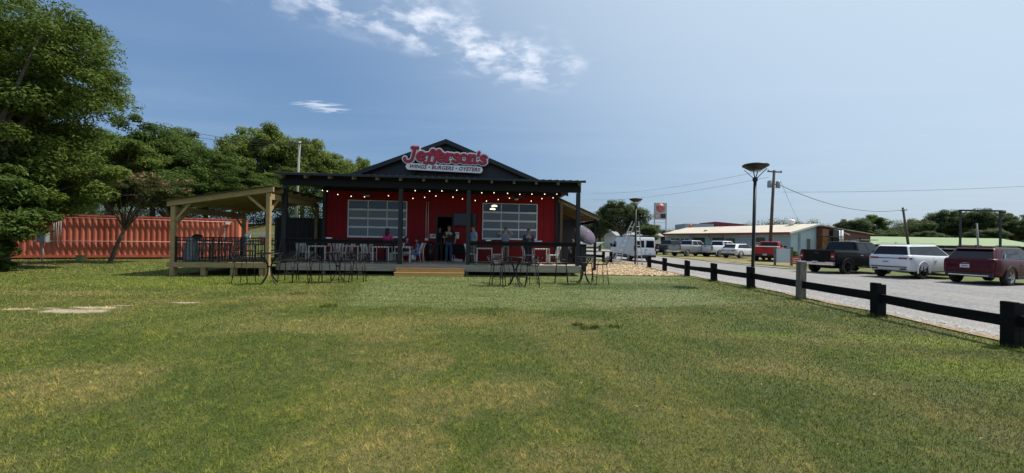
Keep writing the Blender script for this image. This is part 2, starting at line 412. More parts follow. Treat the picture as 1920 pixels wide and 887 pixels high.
def inside(poly, X, Y):
    r = np.zeros(np.shape(X), bool); n = len(poly)
    for i in range(n):
        (x0, y0), (x1, y1) = poly[i], poly[(i + 1) % n]
        c = ((y0 > Y) != (y1 > Y)) & (X < (x1 - x0) * (Y - y0) / (y1 - y0 + 1e-12) + x0)
        r ^= c
    return r
def sheet(name, poly, off, m, step=.5, edge=0.0, kind='structure'):
    """a ground sheet with a given outline, draped on the terrain; the edge wanders a little"""
    pts = []
    for i in range(len(poly)):
        a, b = Vector(poly[i]), Vector(poly[(i + 1) % len(poly)]); k = max(1, int((b - a).length / step))
        nrm = Vector((-(b - a).y, (b - a).x)).normalized()
        for j in range(k):
            p = a.lerp(b, j / k)
            if j: p += nrm * edge * (math.sin(p.x * 2.1 + p.y * 1.3) + .7 * math.sin(p.x * 5.7 - p.y * 4.1) + .5 * random.uniform(-1, 1))
            pts.append(p)
    bm = bmesh.new(); vs = [bm.verts.new((p.x, p.y, 0)) for p in pts]
    f = bm.faces.new(vs); bmesh.ops.triangulate(bm, faces=[f])
    xs = [p.x for p in pts]; ys = [p.y for p in pts]
    st = max(step, 1.0)
    for ax, lo, hi in ((0, min(xs), max(xs)), (1, min(ys), max(ys))):
        c = lo + st
        while c < hi:
            co = [0, 0, 0]; no = [0, 0, 0]; co[ax] = c; no[ax] = 1
            bmesh.ops.bisect_plane(bm, geom=bm.verts[:] + bm.edges[:] + bm.faces[:], plane_co=co, plane_no=no, dist=1e-5); c += st
    for v in bm.verts: v.co.z = gz(v.co.x, v.co.y) + off
    bmesh.ops.recalc_face_normals(bm, faces=bm.faces)
    me = bpy.data.meshes.new(name); bm.to_mesh(me); bm.free(); me.materials.append(m)
    if len(me.polygons) and me.polygons[0].normal.z < 0: me.flip_normals()
    return tag(place(name, me), kind=kind)

GRAVEL = mat('gravel_grey', (.235, .23, .228), .95, spec=.1, var=.38, vscale=11, bump=1.0, bscale=48)
nt = GRAVEL.node_tree; _b = nt.nodes['Principled BSDF']; _l = _b.inputs['Base Color'].links[0].from_socket
_n = nt.nodes.new('ShaderNodeTexNoise'); _n.inputs['Scale'].default_value = .55; _n.inputs['Detail'].default_value = 5; _n.inputs['Distortion'].default_value = .6
_t = nt.nodes.new('ShaderNodeTexCoord'); _m = nt.nodes.new('ShaderNodeMapping'); _m.inputs['Scale'].default_value = (1.6, .35, 1); nt.links.new(_t.outputs['Object'], _m.inputs[0]); nt.links.new(_m.outputs[0], _n.inputs['Vector'])
_r = nt.nodes.new('ShaderNodeMapRange'); _r.inputs[1].default_value = .42; _r.inputs[2].default_value = .66; _r.inputs[4].default_value = .55; nt.links.new(_n.outputs[0], _r.inputs[0])
_x = nt.nodes.new('ShaderNodeMix'); _x.data_type = 'RGBA'; nt.links.new(_r.outputs[0], _x.inputs[0]); nt.links.new(_l, _x.inputs[6]); _x.inputs[7].default_value = (.32, .295, .26, 1); nt.links.new(_x.outputs[2], _b.inputs['Base Color'])
DIRT = mat('dirt_tan', (.36, .28, .19), .95, spec=.1, col2=(.27, .20, .135), vscale=3.5, bump=.6, bscale=30)
WEEDS = []
CHIPBED = mat('chip_bed', (.36, .26, .155), .95, spec=.1, col2=(.20, .135, .075), vscale=18, bump=.9, bscale=45)
ASPH = mat('far_asphalt', (.36, .33, .29), .9, spec=.1, var=.15, vscale=1.5)
CONC = mat('pale_concrete', (.30, .28, .24), .9, spec=.1, var=.12, vscale=2)
PATCHY = mat('patchy_dirt_grass', (.30, .235, .14), .95, spec=.1, col2=(.13, .14, .045), vscale=.9, bump=.5, bscale=25)
turf_poly = [(-4.15, 8.85), (-2, 8.75), (.5, 9.0), (2.2, 9.05), (4.6, 9.3), (7.4, 10.7), (7.7, 14), (7.85, 18.2), (4, 18.2), (1.9, 17.5), (-6.3, 17.0), (-5.6, 13.0)]
turf_b = [(2.2, 9.15), (4.2, 9.4), (5.6, 10.2), (6.0, 11.4), (5.8, 13.1), (1.95, 13.1), (2.1, 12.0)]
turf_d = [(1.95, 13.1), (7.4, 13.1), (8.0, 14.2), (7.9, 15.0), (1.7, 14.9), (1.6, 13.9)]
turf_e = [(1.7, 14.9), (7.9, 15.0), (7.9, 18.3), (4.0, 18.3), (1.9, 17.5)]
road_poly = [(9.6, -4), (9.5, 6), (9.55, 20), (9.5, 30), (7, 34), (4, 38), (0, 46), (-6, 46), (-6, 62), (17.2, 60), (17.5, 36), (19.0, 26), (20.8, 24.5), (23, 19), (25.5, 14), (30, 7), (32, -4)]
sheet('dirt_verge', [(8.75, -4), (8.72, 8), (8.78, 14), (8.6, 20), (8.7, 26), (8.0, 33), (11.2, 33), (11.0, 20), (11, 8), (11.2, -4)], .020, DIRT, .5, .10)
sheet('gravel_road', road_poly, .034, GRAVEL, .8, .06)
sheet('far_street', [(-60, 62), (-60, 76), (60, 76), (60, 62)], .05, ASPH, 4)
sheet('concrete_strip', [(17.9, 36), (19.3, 27), (19.9, 27), (18.5, 36)], .045, CONC, .6)
sheet('dirt_parking', [(18.8, 36.5), (21.3, 29), (28, 30), (33, 42), (31, 52), (17.6, 52)], .030, PATCHY, .8, .15)
chip_poly = [(3.5, 18.4), (4.2, 18.0), (6.2, 18.2), (8.4, 18.5), (8.55, 22), (8.5, 27.5), (3.2, 28.2), (3.4, 22)]
sheet('wood_chip_bed', chip_poly, .028, CHIPBED, .4, .10)
def scatter_chips():
    n = 5200; out_v, out_f, tint = [], [], []
    xy = rng.uniform((3.3, 17.9), (8.7, 28), (n * 2, 2)); xy = xy[inside(chip_poly, xy[:, 0], xy[:, 1])][:n]
    base = np.array([(-1, -1, -1), (1, -1, -1), (1, 1, -1), (-1, 1, -1), (-.8, -.8, 1), (.8, -.8, 1), (.8, .8, 1), (-.8, .8, 1)], float)
    fc = np.array([(0, 1, 5, 4), (1, 2, 6, 5), (2, 3, 7, 6), (3, 0, 4, 7), (4, 5, 6, 7)])
    for i, (x, y) in enumerate(xy):
        m = np.array(Euler((random.uniform(-.5, .5), random.uniform(-.5, .5), random.uniform(0, 6.28))).to_matrix())
        d = np.array((random.uniform(.03, .085), random.uniform(.015, .03), random.uniform(.006, .015)))
        out_v.append((base * d) @ m.T + (x, y, gz(x, y) + .04)); out_f.append(fc + 8 * i); tint.append(np.full(8, random.random()))
    m = mat('wood_chip', (.45, .33, .19), .9); nt = m.node_tree
    at = nt.nodes.new('ShaderNodeAttribute'); at.attribute_name = 'tint'; r = nt.nodes.new('ShaderNodeValToRGB')
    r.color_ramp.elements[0].color = (.20, .125, .06, 1); r.color_ramp.elements[1].color = (.66, .54, .38, 1); k = r.color_ramp.elements.new(.5); k.color = (.42, .29, .155, 1)
    nt.links.new(at.outputs['Fac'], r.inputs[0]); nt.links.new(r.outputs[0], nt.nodes['Principled BSDF'].inputs['Base Color'])
    o = place('wood_chips', np_mesh('wood_chips', np.concatenate(out_v), np.concatenate(out_f).ravel(), 4, m, {'tint': np.concatenate(tint)}))
    tag(o, 'tan wood chips spread over the bed by the ladder', 'wood chips', kind='stuff')
scatter_chips()

def scatter_stones():
    n = 9000; x = rng.uniform(8.75, 13.5, n * 2); y = rng.uniform(3, 24, n * 2); k = rng.random(n * 2) < np.clip(1.15 - np.abs(x - 9.6) * .35, .08, 1); x, y = x[k][:n], y[k][:n]; n = len(x)
    s = rng.uniform(.010, .030, n); base = np.array([(-1, -.8, 0), (1, -.7, 0), (.8, 1, 0), (-.9, .7, 0), (0, 0, .9)]); fc = np.array([(0, 1, 4), (1, 2, 4), (2, 3, 4), (3, 0, 4)])
    a = rng.uniform(0, 6.28, n); c_, s_ = np.cos(a), np.sin(a); v = np.empty((n, 5, 3))
    v[..., 0] = x[:, None] + (base[:, 0] * c_[:, None] - base[:, 1] * s_[:, None]) * s[:, None]; v[..., 1] = y[:, None] + (base[:, 0] * s_[:, None] + base[:, 1] * c_[:, None]) * s[:, None] * .8
    v[..., 2] = (ground_h(x, y) + .032)[:, None] + base[:, 2] * s[:, None]
    f = (fc[None] + (np.arange(n) * 5)[:, None, None]).ravel()
    m = mat('loose_stone', (.33, .315, .30), .9, spec=.2, var=.4, vscale=9)
    tag(place('loose_gravel', np_mesh('loose_gravel', v.reshape(-1, 3), f, 3, m)), 'loose gravel along the road edge beside the fence', 'gravel', kind='stuff')
scatter_stones()
def scatter_litter():
    n = 170; y = rng.uniform(2.4, 9.5, n) ** 1.0; x = rng.uniform(-1.35, 1.35, n) * y; ok = x < 8.3; x, y = x[ok], y[ok]; n = len(x); v = np.empty((n, 4, 3)); t = rng.random(n)
    a = rng.uniform(0, 6.28, n); L_ = rng.uniform(.010, .028, n); Wd = L_ * rng.uniform(.12, .5, n); c_, s_ = np.cos(a), np.sin(a); z = ground_h(x, y) + rng.uniform(.015, .03, n)
    for i, (p, q, h_) in enumerate(((-1, 0, 0), (0, -1, .006), (1, 0, .002), (0, 1, .008))):
        v[:, i, 0] = x + p * L_ * c_ - q * Wd * s_; v[:, i, 1] = y + p * L_ * s_ + q * Wd * c_; v[:, i, 2] = z + h_
    m = mat('litter', (.3, .24, .14), .9, spec=.1); nt = m.node_tree; at = nt.nodes.new('ShaderNodeAttribute'); at.attribute_name = 'tint'; r = nt.nodes.new('ShaderNodeValToRGB')
    r.color_ramp.elements[0].color = (.06, .045, .025, 1); r.color_ramp.elements[1].color = (.34, .27, .16, 1); k = r.color_ramp.elements.new(.55); k.color = (.20, .145, .07, 1)
    nt.links.new(at.outputs['Fac'], r.inputs[0]); nt.links.new(r.outputs[0], nt.nodes['Principled BSDF'].inputs['Base Color'])
    tag(place('dry_leaves', np_mesh('dry_leaves', v.reshape(-1, 3), np.arange(4 * n, dtype=np.int32), 4, m, {'tint': np.repeat(t, 4)})), 'scattered dry leaves and clippings on the lawn', 'leaves', kind='stuff')
scatter_litter()

def edge_d(poly, X, Y):
    d = np.full(len(X), 9.0)
    for (x0, y0), (x1, y1) in zip(poly, poly[1:] + poly[:1]):
        L2 = (x1 - x0) ** 2 + (y1 - y0) ** 2; t = np.clip(((X - x0) * (x1 - x0) + (Y - y0) * (y1 - y0)) / L2, 0, 1)
        d = np.minimum(d, np.hypot(X - x0 - t * (x1 - x0), Y - y0 - t * (y1 - y0)))
    return d
def scatter_grass():
    """short mown blades, one thin triangle each, denser where the camera sees them large"""
    Xs, Ys, Hs, Ws = [], [], [], []
    for y0, y1, dens, h, w in ((1.2, 2.0, 4500, .028, .0055), (2.0, 4.2, 11000, .026, .0040), (4.2, 6.5, 6000, .028, .0055), (6.5, 10, 2600, .030, .0085), (10, 15, 1000, .034, .0135), (15, 24, 300, .045, .022)):
        half = 1.42 * (y1 + .5) + 3.2; A = 2 * half * (y1 - y0); n = int(A * dens)
        x = rng.uniform(-half, half, n); y = rng.uniform(y0, y1, n)
        k = (np.abs(x) < 1.40 * y + .6) | ((np.abs(x) < 1.40 * y + 4.2) & (rng.random(n) < .5)); x, y = x[k], y[k]
        Xs.append(x); Ys.append(y); Hs.append(np.full(len(x), h)); Ws.append(np.full(len(x), w))
    for (cx, cy, rr_, hh_, nn) in WEEDS:
        a_ = rng.uniform(0, 6.28, nn); q_ = np.sqrt(rng.random(nn)) * rr_; Xs.append(cx + q_ * np.cos(a_)); Ys.append(cy + q_ * np.sin(a_)); Hs.append(np.full(nn, hh_)); Ws.append(np.full(nn, .006 + .0006 * cy))
    x, y, h, w = map(np.concatenate, (Xs, Ys, Hs, Ws)); weed = np.zeros(len(x), bool); weed[len(x) - sum(q[4] for q in WEEDS):] = True
    jx, jy = x + rng.normal(0, .10, len(x)), y + rng.normal(0, .10, len(x))
    on_turf = inside(turf_poly, jx, jy) | inside(turf_b, jx, jy) | inside(turf_d, jx, jy) | inside(turf_e, jx, jy)
    bad = (x > 8.75 + np.abs(rng.normal(0, .22, len(x)))) | inside(chip_poly, x, y)
    ul = (x - P0[0]) * CA + (y - P0[1]) * SA; vl = -(x - P0[0]) * SA + (y - P0[1]) * CA
    bad |= (ul > -.2) & (vl > .1); bad |= (ul > -3.9) & (vl > -.6)
    for a, b, rx, ry in ((138, 583, .8, .30), (350, 568, .3, .10), (232, 573, .25, .06)):
        cx, cy = px_ground(a, b); bad |= (((x - cx) / rx) ** 2 + ((y - cy) / ry) ** 2 < 1) & (rng.random(len(x)) < .85)
    k = ~bad; x, y, h, w, on_turf, weed = x[k], y[k], h[k], w[k], on_turf[k] & ~weed[k], weed[k]; n = len(x); on_turf &= rng.random(n) < np.where(x > 5.6, .40, .70) * np.clip(.25 + edge_d(turf_poly, x, y) * 1.1 + .25 * np.sin(x * 2.3) * np.sin(x * .9 + y * 1.7), .1, 1); h[on_turf] *= .8; z_t = 0.0
    tab = rng.random(65536)
    def cell(s_, ox): return tab[((np.floor((x + .3 * s_ * np.sin(y / s_ * 2.1)) / s_ + ox).astype(np.int64) * 7919 + np.floor((y + .3 * s_ * np.sin(x / s_ * 1.7)) / s_ + ox).astype(np.int64) * 104729) & 65535)]
    clump = .45 * cell(.055, .3) + .35 * cell(.12, .7) + .2 * cell(.3, .1)
    h = h * rng.uniform(.45, 1.25, n) * (.45 + 1.1 * clump); long = rng.random(n) < .02; h[long] *= 1.8
    az = rng.uniform(0, 2 * np.pi, n); lean = np.abs(rng.normal(1.0, .38, n)).clip(.1, 1.5); lean[weed] *= .55
    dx, dy = np.cos(az) * np.sin(lean), np.sin(az) * np.sin(lean); dz = np.cos(lean)
    a2 = az + np.pi / 2 + rng.normal(0, .7, n); wx, wy = np.cos(a2) * w * .5, np.sin(a2) * w * .5
    z = ground_h(x, y) - .002 + z_t
    L_ = h * 1.25
    v = np.empty((n, 3, 3), np.float32)
    v[:, 0] = np.stack([x - wx, y - wy, z], -1); v[:, 1] = np.stack([x + wx, y + wy, z], -1)
    v[:, 2] = np.stack([x + dx * L_, y + dy * L_, z + dz * L_ + .004], -1)
    t = np.clip(rng.beta(2.0, 2.6, n) * .62 + (clump - .5) * 1.25 + .19, 0, 1); t[long] = rng.uniform(.8, 1, long.sum()); t[weed] = rng.uniform(.1, .6, weed.sum())
    me = np_mesh('grass', v.reshape(-1, 3), np.arange(3 * n, dtype=np.int32), 3, lawn_mat('grass_blades', True), {'tint': np.repeat(t, 3)})
    tag(place('grass', me), 'short mown grass covering the lawn', 'grass', kind='stuff')
    return n
# ------------------------------------------------------------------ restaurant frame of reference
P0 = (-9.76, 16.4); AL = R(4.5); CA, SA = math.cos(AL), math.sin(AL); DECK = .47
def W(u, v, z=DECK): return Vector((P0[0] + u * CA - v * SA, P0[1] + u * SA + v * CA, z))
def u_at(px, v):
    k = (px - 960) / F_PX; x0 = P0[0] - v * SA; y0 = P0[1] + v * CA
    return (k * y0 - x0) / (CA - k * SA)
def bthing(name, label, cat, group=None): return thing(name, label, cat, (P0[0], P0[1], 0), AL, group)

REDS = mat('red_siding', (.29, .008, .012), .5, spec=.2, var=.10, vscale=1.2, stretch=(1, 1, .25))
BLACKS = mat('black_siding', (.016, .018, .024), .45, var=.25, vscale=1.5, stretch=(1, 1, .2))
BLACKM = mat('black_metal', (.012, .013, .015), .45)
BLACKW = mat('black_stained_timber', (.011, .011, .013), .7, spec=.3, var=.35, vscale=9, stretch=(.4, .4, 3), bump=.3)
GREYW = mat('weathered_deck_timber', (.42, .36, .28), .85, col2=(.28, .24, .185), vscale=5, stretch=(.35, 2, 4), bump=.4)
PINE = mat('new_pine', (.40, .29, .14), .75, spec=.2, col2=(.30, .215, .105), vscale=5, stretch=(.5, 2, 2), bump=.2)
PINEO = mat('orange_step_timber', (.78, .46, .17), .7, col2=(.66, .37, .12), vscale=6, stretch=(.5, 2, 3), bump=.2)
RAFT = mat('raw_rafter_timber', (.34, .255, .16), .8, col2=(.24, .18, .115), vscale=6)
OSB = mat('under_roof_board', (.10, .072, .045), .85, col2=(.05, .037, .026), vscale=4)
ALU = mat('door_aluminium', (.78, .79, .80), .4)
PANEG = mat('grey_pane', (.145, .155, .17), .12, spec=.6)  # opaque grey for the lower three pane rows; the top row is clear
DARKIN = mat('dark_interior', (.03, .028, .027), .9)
GLZ = glass_mat('door_glass', (.5, .52, .54), .045)
WHITEP = mat('white_plastic', (.78, .78, .76), .5)
STEELW = mat('pale_chair_metal', (.74, .74, .72), .4)
BULB = mat('warm_bulb', (1, .8, .5), .3, emit=(1.0, .82, .55), estr=2.8)
PEND = mat('lamp_glow', (1, .9, .6), .3, emit=(1.0, .86, .5), estr=6.0)

# ------------------------------------------------------------------ the building
WV = 3.0; U0, U1 = .5, 12.4; UC = 6.55; APEX = 6.62; SL = .402
bld = bthing('restaurant_building', 'red metal sided restaurant with black gable and two glazed overhead doors', 'building')
OPEN = [(1.66, 4.61, 1.60, 3.50), (8.46, 11.35, 1.60, 3.50), (6.07, 6.95, .40, 2.78)]
def panel_mesh(w, h, m, top=None):
    b = MB()
    t0, t1 = (h, h) if top is None else top
    b.prism([(0, 0), (w, 0), (w, t1), (0, t0)], (0, .03, 0))
    b.prism([(.0, 0), (.035, 0), (.035, t0 + (t1 - t0) * .1), (0, t0)], (0, -.022, 0))
    if w > .2: b.prism([(w * .5 - .012, 0), (w * .5 + .012, 0), (w * .5 + .012, (t0 + t1) / 2 - .002), (w * .5 - .012, (t0 + t1) / 2 - .002)], (0, -.008, 0))
    me = b.mesh('siding_panel'); me.materials.append(m); return me
cache = {}
def siding(u0, u1, z0, z1, m):
    if z1 - z0 < .03 or u1 - u0 < .02: return
    k = (round(u1 - u0, 3), round(z1 - z0, 3), m.name)
    if k not in cache: cache[k] = panel_mesh(u1 - u0, z1 - z0, m)
    place('siding_panel', cache[k], bld, (u0, WV, z0))
cuts = sorted(set([U0, U1] + [c for o in OPEN for c in o[:2]]))
for a, b in zip(cuts[:-1], cuts[1:]):
    n = max(1, round((b - a) / .305)); w = (b - a) / n
    for i in range(n):
        x0, x1 = a + i * w, a + (i + 1) * w; xm = (x0 + x1) / 2
        op = [o for o in OPEN if o[0] < xm < o[1]]
        if op: siding(x0, x1, .42, op[0][2], REDS); siding(x0, x1, op[0][3], 4.1, REDS)
        else: siding(x0, x1, .42, 4.1, REDS)
n = 38; w = (U1 - U0 + .3) / n
for i in range(n):
    a = U0 - .15 + i * w; b_ = a + w
    t0, t1 = APEX - .05 - SL * abs(a - UC), APEX - .05 - SL * abs(b_ - UC)
    me = panel_mesh(w, 1, BLACKS, (t0 - 4.1, t1 - 4.1)); me.name = 'gable_panel'
    place('gable_panel', me, bld, (a, WV - .03, 4.1))
# roof sheets, rake trim, side and rear walls
for s in (-1, 1):
    b = MB(); ue = UC + s * 6.35
    b.prism([(UC, APEX + .03), (ue, APEX + .03 - SL * 6.35), (ue, APEX - .03 - SL * 6.35), (UC, APEX - .03)], (0, 18.3, 0), (0, WV - .35, 0))
    b.build('roof', BLACKS, bld)
    MB().prism([(UC, APEX + .06), (ue, APEX + .06 - SL * 6.35), (ue, APEX - .16 - SL * 6.35), (UC, APEX - .16)], (0, .04, 0), (0, WV - .395, 0)).build('rake_trim', BLACKM, bld)
MB().b2(U0, U0 + .12, WV + .04, WV + 18, .3, 4.2).build('side_wall', BLACKS, bld)
MB().b2(U1 - .12, U1, WV + .04, WV + 18, .3, 4.2).build('side_wall', BLACKS, bld)
MB().b2(U0 + .13, U1 - .13, WV + 17.8, WV + 18, .3, 4.2).build('rear_wall', BLACKS, bld)
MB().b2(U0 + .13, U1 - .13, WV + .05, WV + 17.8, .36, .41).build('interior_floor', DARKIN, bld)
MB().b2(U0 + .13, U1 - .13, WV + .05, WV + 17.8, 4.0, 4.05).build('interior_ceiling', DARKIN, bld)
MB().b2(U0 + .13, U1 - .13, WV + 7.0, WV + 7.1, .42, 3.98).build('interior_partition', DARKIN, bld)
MB().b2(U0 - .06, U0 + .10, WV - .10, WV - .024, .42, 4.1).build('corner_trim', BLACKM, bld)
MB().b2(U1 - .10, U1 + .10, WV - .10, WV - .024, .42, 4.1).build('corner_trim', BLACKM, bld)
for (a, b_, z0, z1) in OPEN[:2]:
    d = MB()
    fr = .055
    d.b2(a, a + fr, WV - .06, WV + .02, z0, z1); d.b2(b_ - fr, b_, WV - .06, WV + .02, z0, z1)
    d.b2(a + fr, b_ - fr, WV - .06, WV + .02, z0, z0 + .09); d.b2(a + fr, b_ - fr, WV - .06, WV + .02, z1 - .035, z1)
    rows = [z0 + .09 + (z1 - .035 - z0 - .09) * i / 4 for i in range(5)]; cols = [a + fr + (b_ - a - 2 * fr) * i / 3 for i in range(4)]
    for z in rows[1:4]: d.b2(a + fr, b_ - fr, WV - .055, WV + .015, z - .045, z + .045)
    for c in cols[1:3]:
        for i in range(4): d.b2(c - .022, c + .022, WV - .05, WV + .01, rows[i] + (.045 if i else 0), rows[i + 1] - (.045 if i < 3 else 0))
    door = d.build('overhead_door_frame', ALU, bld)
    for i in range(4):
        for j in range(3):
            MB().b2(cols[j] + .018, cols[j + 1] - .018, WV - .022, WV - .018, rows[i] + (.03 if i else 0), rows[i + 1] - (.03 if i < 3 else 0)).build('pane', GLZ if i == 3 else PANEG, door)
a, b_, z0, z1 = OPEN[2]
d = MB(); d.b2(a, a + .05, WV - .05, WV + .04, z0 + .02, z1); d.b2(b_ - .05, b_, WV - .05, WV + .04, z0 + .02, z1); d.b2(a + .05, b_ - .05, WV - .05, WV + .04, z1 - .05, z1)
d.build('door_frame', BLACKM, bld)
dr = MB(); dr.box((.4, 0, 1.16), (.8, .045, 2.3)); dl = dr.build('door', BLACKM, bld, (a + .06, WV + .10, .46), (0, 0, R(100)))
MB().tube([(.72, -.05, .95), (.72, -.05, 1.15)], .012).build('handle', ALU, dl)
for px, z in ((923, 3.36), (926, 3.46)):
    t = bthing('pendant_lamp', f'glowing flat pendant lamp {"lower" if z < 3.4 else "upper"} of two seen inside through the glazed door', 'lamp')
    uu = u_at(px, 4.6 if z > 3.4 else 5.6); vv = 4.6 if z > 3.4 else 5.6
    MB().lathe([(.001, 0), (.16, 0), (.18, .03), (.10, .09), (.001, .1)], 16, (uu, vv, z)).build('glowing_shade', PEND, t)
    MB().tube([(uu, vv, z + .1), (uu, vv, 4.0)], .008).build('cord', BLACKM, t)
# wall fittings
t = bthing('wall_television', 'large dark flat television mounted beside the doorway', 'television')
tu0, tu1 = 6.98, 8.14
MB().b2(tu0, tu1, WV - .16, WV - .09, 2.28, 2.94).build('bezel', BLACKM, t, bevel=.01)
MB().b2(tu0 + .03, tu1 - .03, WV - .168, WV - .162, 2.31, 2.91).build('screen', mat('screen_glass', (.012, .015, .014), .12), t)
MB().b2(tu0 + .4, tu1 - .4, WV - .09, WV - .03, 2.4, 2.8).build('bracket', BLACKM, t)
t = bthing('wall_conduit', 'pair of thin pale conduits running down the red wall to a box', 'conduit')
for px in (798.5, 802.5):
    uu = u_at(px, 2.95); MB().tube([(uu, WV - .05, 3.5), (uu, WV - .05, 1.62)], .013).build('pipe', WHITEP, t)
uu = u_at(800, 2.95); MB().b2(uu - .08, uu + .08, WV - .11, WV - .03, 1.5, 1.62).build('outlet_box', WHITEP, t)
t = bthing('wall_placard', 'small white placard with two dark letters left of the doorway', 'sign')
uu = u_at(811.5, 2.95)
MB().b2(uu - .15, uu + .15, WV - .05, WV - .035, 1.62, 1.84).build('plate', WHITEP, t)
me = text_mesh('UP', .19, .002, bold=.004); me.materials.append(BLACKM); place('lettering', me, t, (uu, WV - .054, 1.73), (R(90), 0, 0))
t = bthing('wall_notice', 'pale paper notice on the red wall right of the doorway', 'notice')
uu = u_at(857, 2.95); MB().b2(uu - .1, uu + .1, WV - .04, WV - .03, 1.62, 1.95).build('paper', WHITEP, t)
MB().b2(uu - .07, uu + .07, WV - .044, WV - .041, 1.85, 1.90).build('print', mat('grey_print', (.25, .25, .28), .8), t)

# ------------------------------------------------------------------ deck of the porch
deck = bthing('porch_deck', 'weathered grey timber porch deck in front of the red wall', 'deck')
PL, PR = -.25, 13.0
bd = MB(); bd.b2(PL, PR, 0, .134, -.035, 0); bme = bd.mesh('deck_board'); bme.materials.append(GREYW)
for i in range(21): place('deck_board', bme, deck, (0, .02 + i * .14, DECK))
for a, b_ in ((PL, 4.55), (4.555, 8.35), (8.355, 11.9), (11.905, PR)):
    MB().b2(a, b_, -.03, .015, .17, DECK - .004).build('fascia_board', GREYW, deck)
MB().b2(PR - .04, PR, .02, WV - .05, .17, DECK - .04).build('fascia_board', GREYW, deck)
for uu in np.arange(PL + .3, PR, 1.55):
    for v in (.25, 2.4): MB().b2(uu - .07, uu + .07, v - .07, v + .07, -.1, DECK - .04).build('footing_post', GREYW, deck)
steps = bthing('wooden_steps', 'new orange timber steps up to the porch deck', 'steps')
su0, su1 = u_at(741, -.5), u_at(872, -.5)
MB().b2(su0, su1, -.36, -.05, .29, .33).build('tread', PINEO, steps, bevel=.006)
MB().b2(su0, su1, -.68, -.33, .135, .175).build('tread', PINEO, steps, bevel=.006)
MB().b2(su0 + .02, su1 - .02, -.33, -.29, .18, .29).build('riser', PINEO, steps)
MB().b2(su0 + .02, su1 - .02, -.65, -.61, -.05, .135).build('riser', PINEO, steps)
for uu in (su0 + .05, (su0 + su1) / 2, su1 - .05): MB().b2(uu - .02, uu + .02, -.60, -.05, -.05, .132).build('stringer', PINEO, steps)

# ------------------------------------------------------------------ porch roof
por = bthing('porch_roof', 'black porch roof on four black posts with raw rafter ends', 'porch roof')
POSTS = [0.0, 4.875, 7.84, 12.8]
for uu in POSTS: MB().b2(uu - .085, uu + .085, .03, .20, DECK, 3.78).build('post', BLACKM, por, bevel=.008)
MB().b2(-.10, 12.9, .02, .19, 3.80, 4.07).build('beam', BLACKW, por)
MB().b2(-.10, 12.9, .06, .10, 4.072, 4.262).build('blocking_board', BLACKW, por)
MB().b2(.45, 12.6, WV - .11, WV - .035, 3.95, 4.12).build('ledger', BLACKW, por)
zr = lambda v: 4.10 + (v + .25) * .13
for i in range(14):
    uu = -.02 + i * .985
    b = MB(); b.prism([(-.28, zr(-.28) - .02), (WV - .12, zr(WV - .12) - .02), (WV - .12, zr(WV - .12) + .14), (-.28, zr(-.28) + .14)], (.09, 0, 0), (uu - .045, 0, 0), (0, 1, 0), (0, 0, 1))
    b.build('rafter', RAFT, por)
MB().prism([(-.40, zr(-.40) + .145), (WV - .04, zr(WV) + .145), (WV - .04, zr(WV) + .185), (-.40, zr(-.40) + .185)], (13.18, 0, 0), (-.18, 0, 0), (0, 1, 0)).build('roof_sheet', OSB, por)
b = MB()
for i in range(44):
    uu = -.18 + i * .3055; b.prism([(-.43, zr(-.43) + .188), (WV - .06, zr(WV) + .188), (WV - .06, zr(WV) + .215), (-.43, zr(-.43) + .215)], (.03, 0, 0), (uu, 0, 0), (0, 1, 0))
b.b2(-.18, 13.0, -.43, -.405, zr(-.4) + .10, zr(-.4) + .186)
b.build('roof_rib_and_drip_edge', BLACKS, por)
for s, uu in ((1, 12.8), (-1, 7.84)):
    MB().bar((uu, .11, 3.1), (uu - .75 * s, .11, 3.8), .07, .09) if False else None
# ceiling fans
def fan(px, label):
    uu = u_at(px, 1.7); t = bthing('ceiling_fan', label, 'ceiling fan', 'ceiling fans under the porch roof')
    MB().tube([(uu, 1.7, 4.2), (uu, 1.7, 3.78)], .015).build('downrod', BLACKM, t)
    MB().lathe([(.001, 3.62), (.1, 3.64), (.12, 3.72), (.06, 3.78), (.001, 3.78)], 12, (uu, 1.7, 0)).build('motor', BLACKM, t)
    MB().lathe([(.001, 3.56), (.09, 3.57), (.1, 3.62), (.001, 3.63)], 12, (uu, 1.7, 0)).build('light_cover', WHITEP, t)
    for k in range(4):
        a = R(20 + 90 * k); c, s = math.cos(a), math.sin(a)
        MB().bar((uu + c * .1, 1.7 + s * .1, 3.70), (uu + c * .62, 1.7 + s * .62, 3.70), .13, .012).build('blade', BLACKM, t)
fan(688, 'dark ceiling fan above the porch tables before the left glazed door')
fan(967, 'dark ceiling fan above the porch tables before the right glazed door')
# string lights
def string(pts, label, n):
    t = bthing('string_lights', label, 'string lights', 'string lights under the porch roof')
    b = MB(); path = []
    for (px, z, v) in pts: path.append(Vector((u_at(px, v), v, z)))
    for i in range(len(path) - 1):
        q = [path[i].lerp(path[i + 1], k / 4) - Vector((0, 0, .03 * math.sin(math.pi * k / 4))) for k in range(5)]
        b.tube(q, .006, 4, False)
    b.build('wire', BLACKM, t)
    for p in path[1:-1] if n else path:
        o = MB().ball((0, 0, -.075), .018, 8, 6, (1, 1, 1.25)).build('bulb', BULB, t, p)
        MB().tube([(0, 0, 0), (0, 0, -.045)], .014, 6).build('socket', BLACKM, o)
def zpx(px, py, v):   # height of a pixel at porch depth v
    uu = u_at(px, v); p = W(uu, v); return EYE + (448 + .016 * (px - 960) - py) * p.y / F_PX + .075
A = [(603, 357), (612, 358.5), (632, 364.5), (657, 368), (682, 369), (727, 367), (773, 372), (795, 370), (816, 367.5), (848, 369.5), (866, 373), (890, 376), (911, 377), (933, 374), (954, 371.5), (995, 377), (1015, 372.5), (1036, 371)]
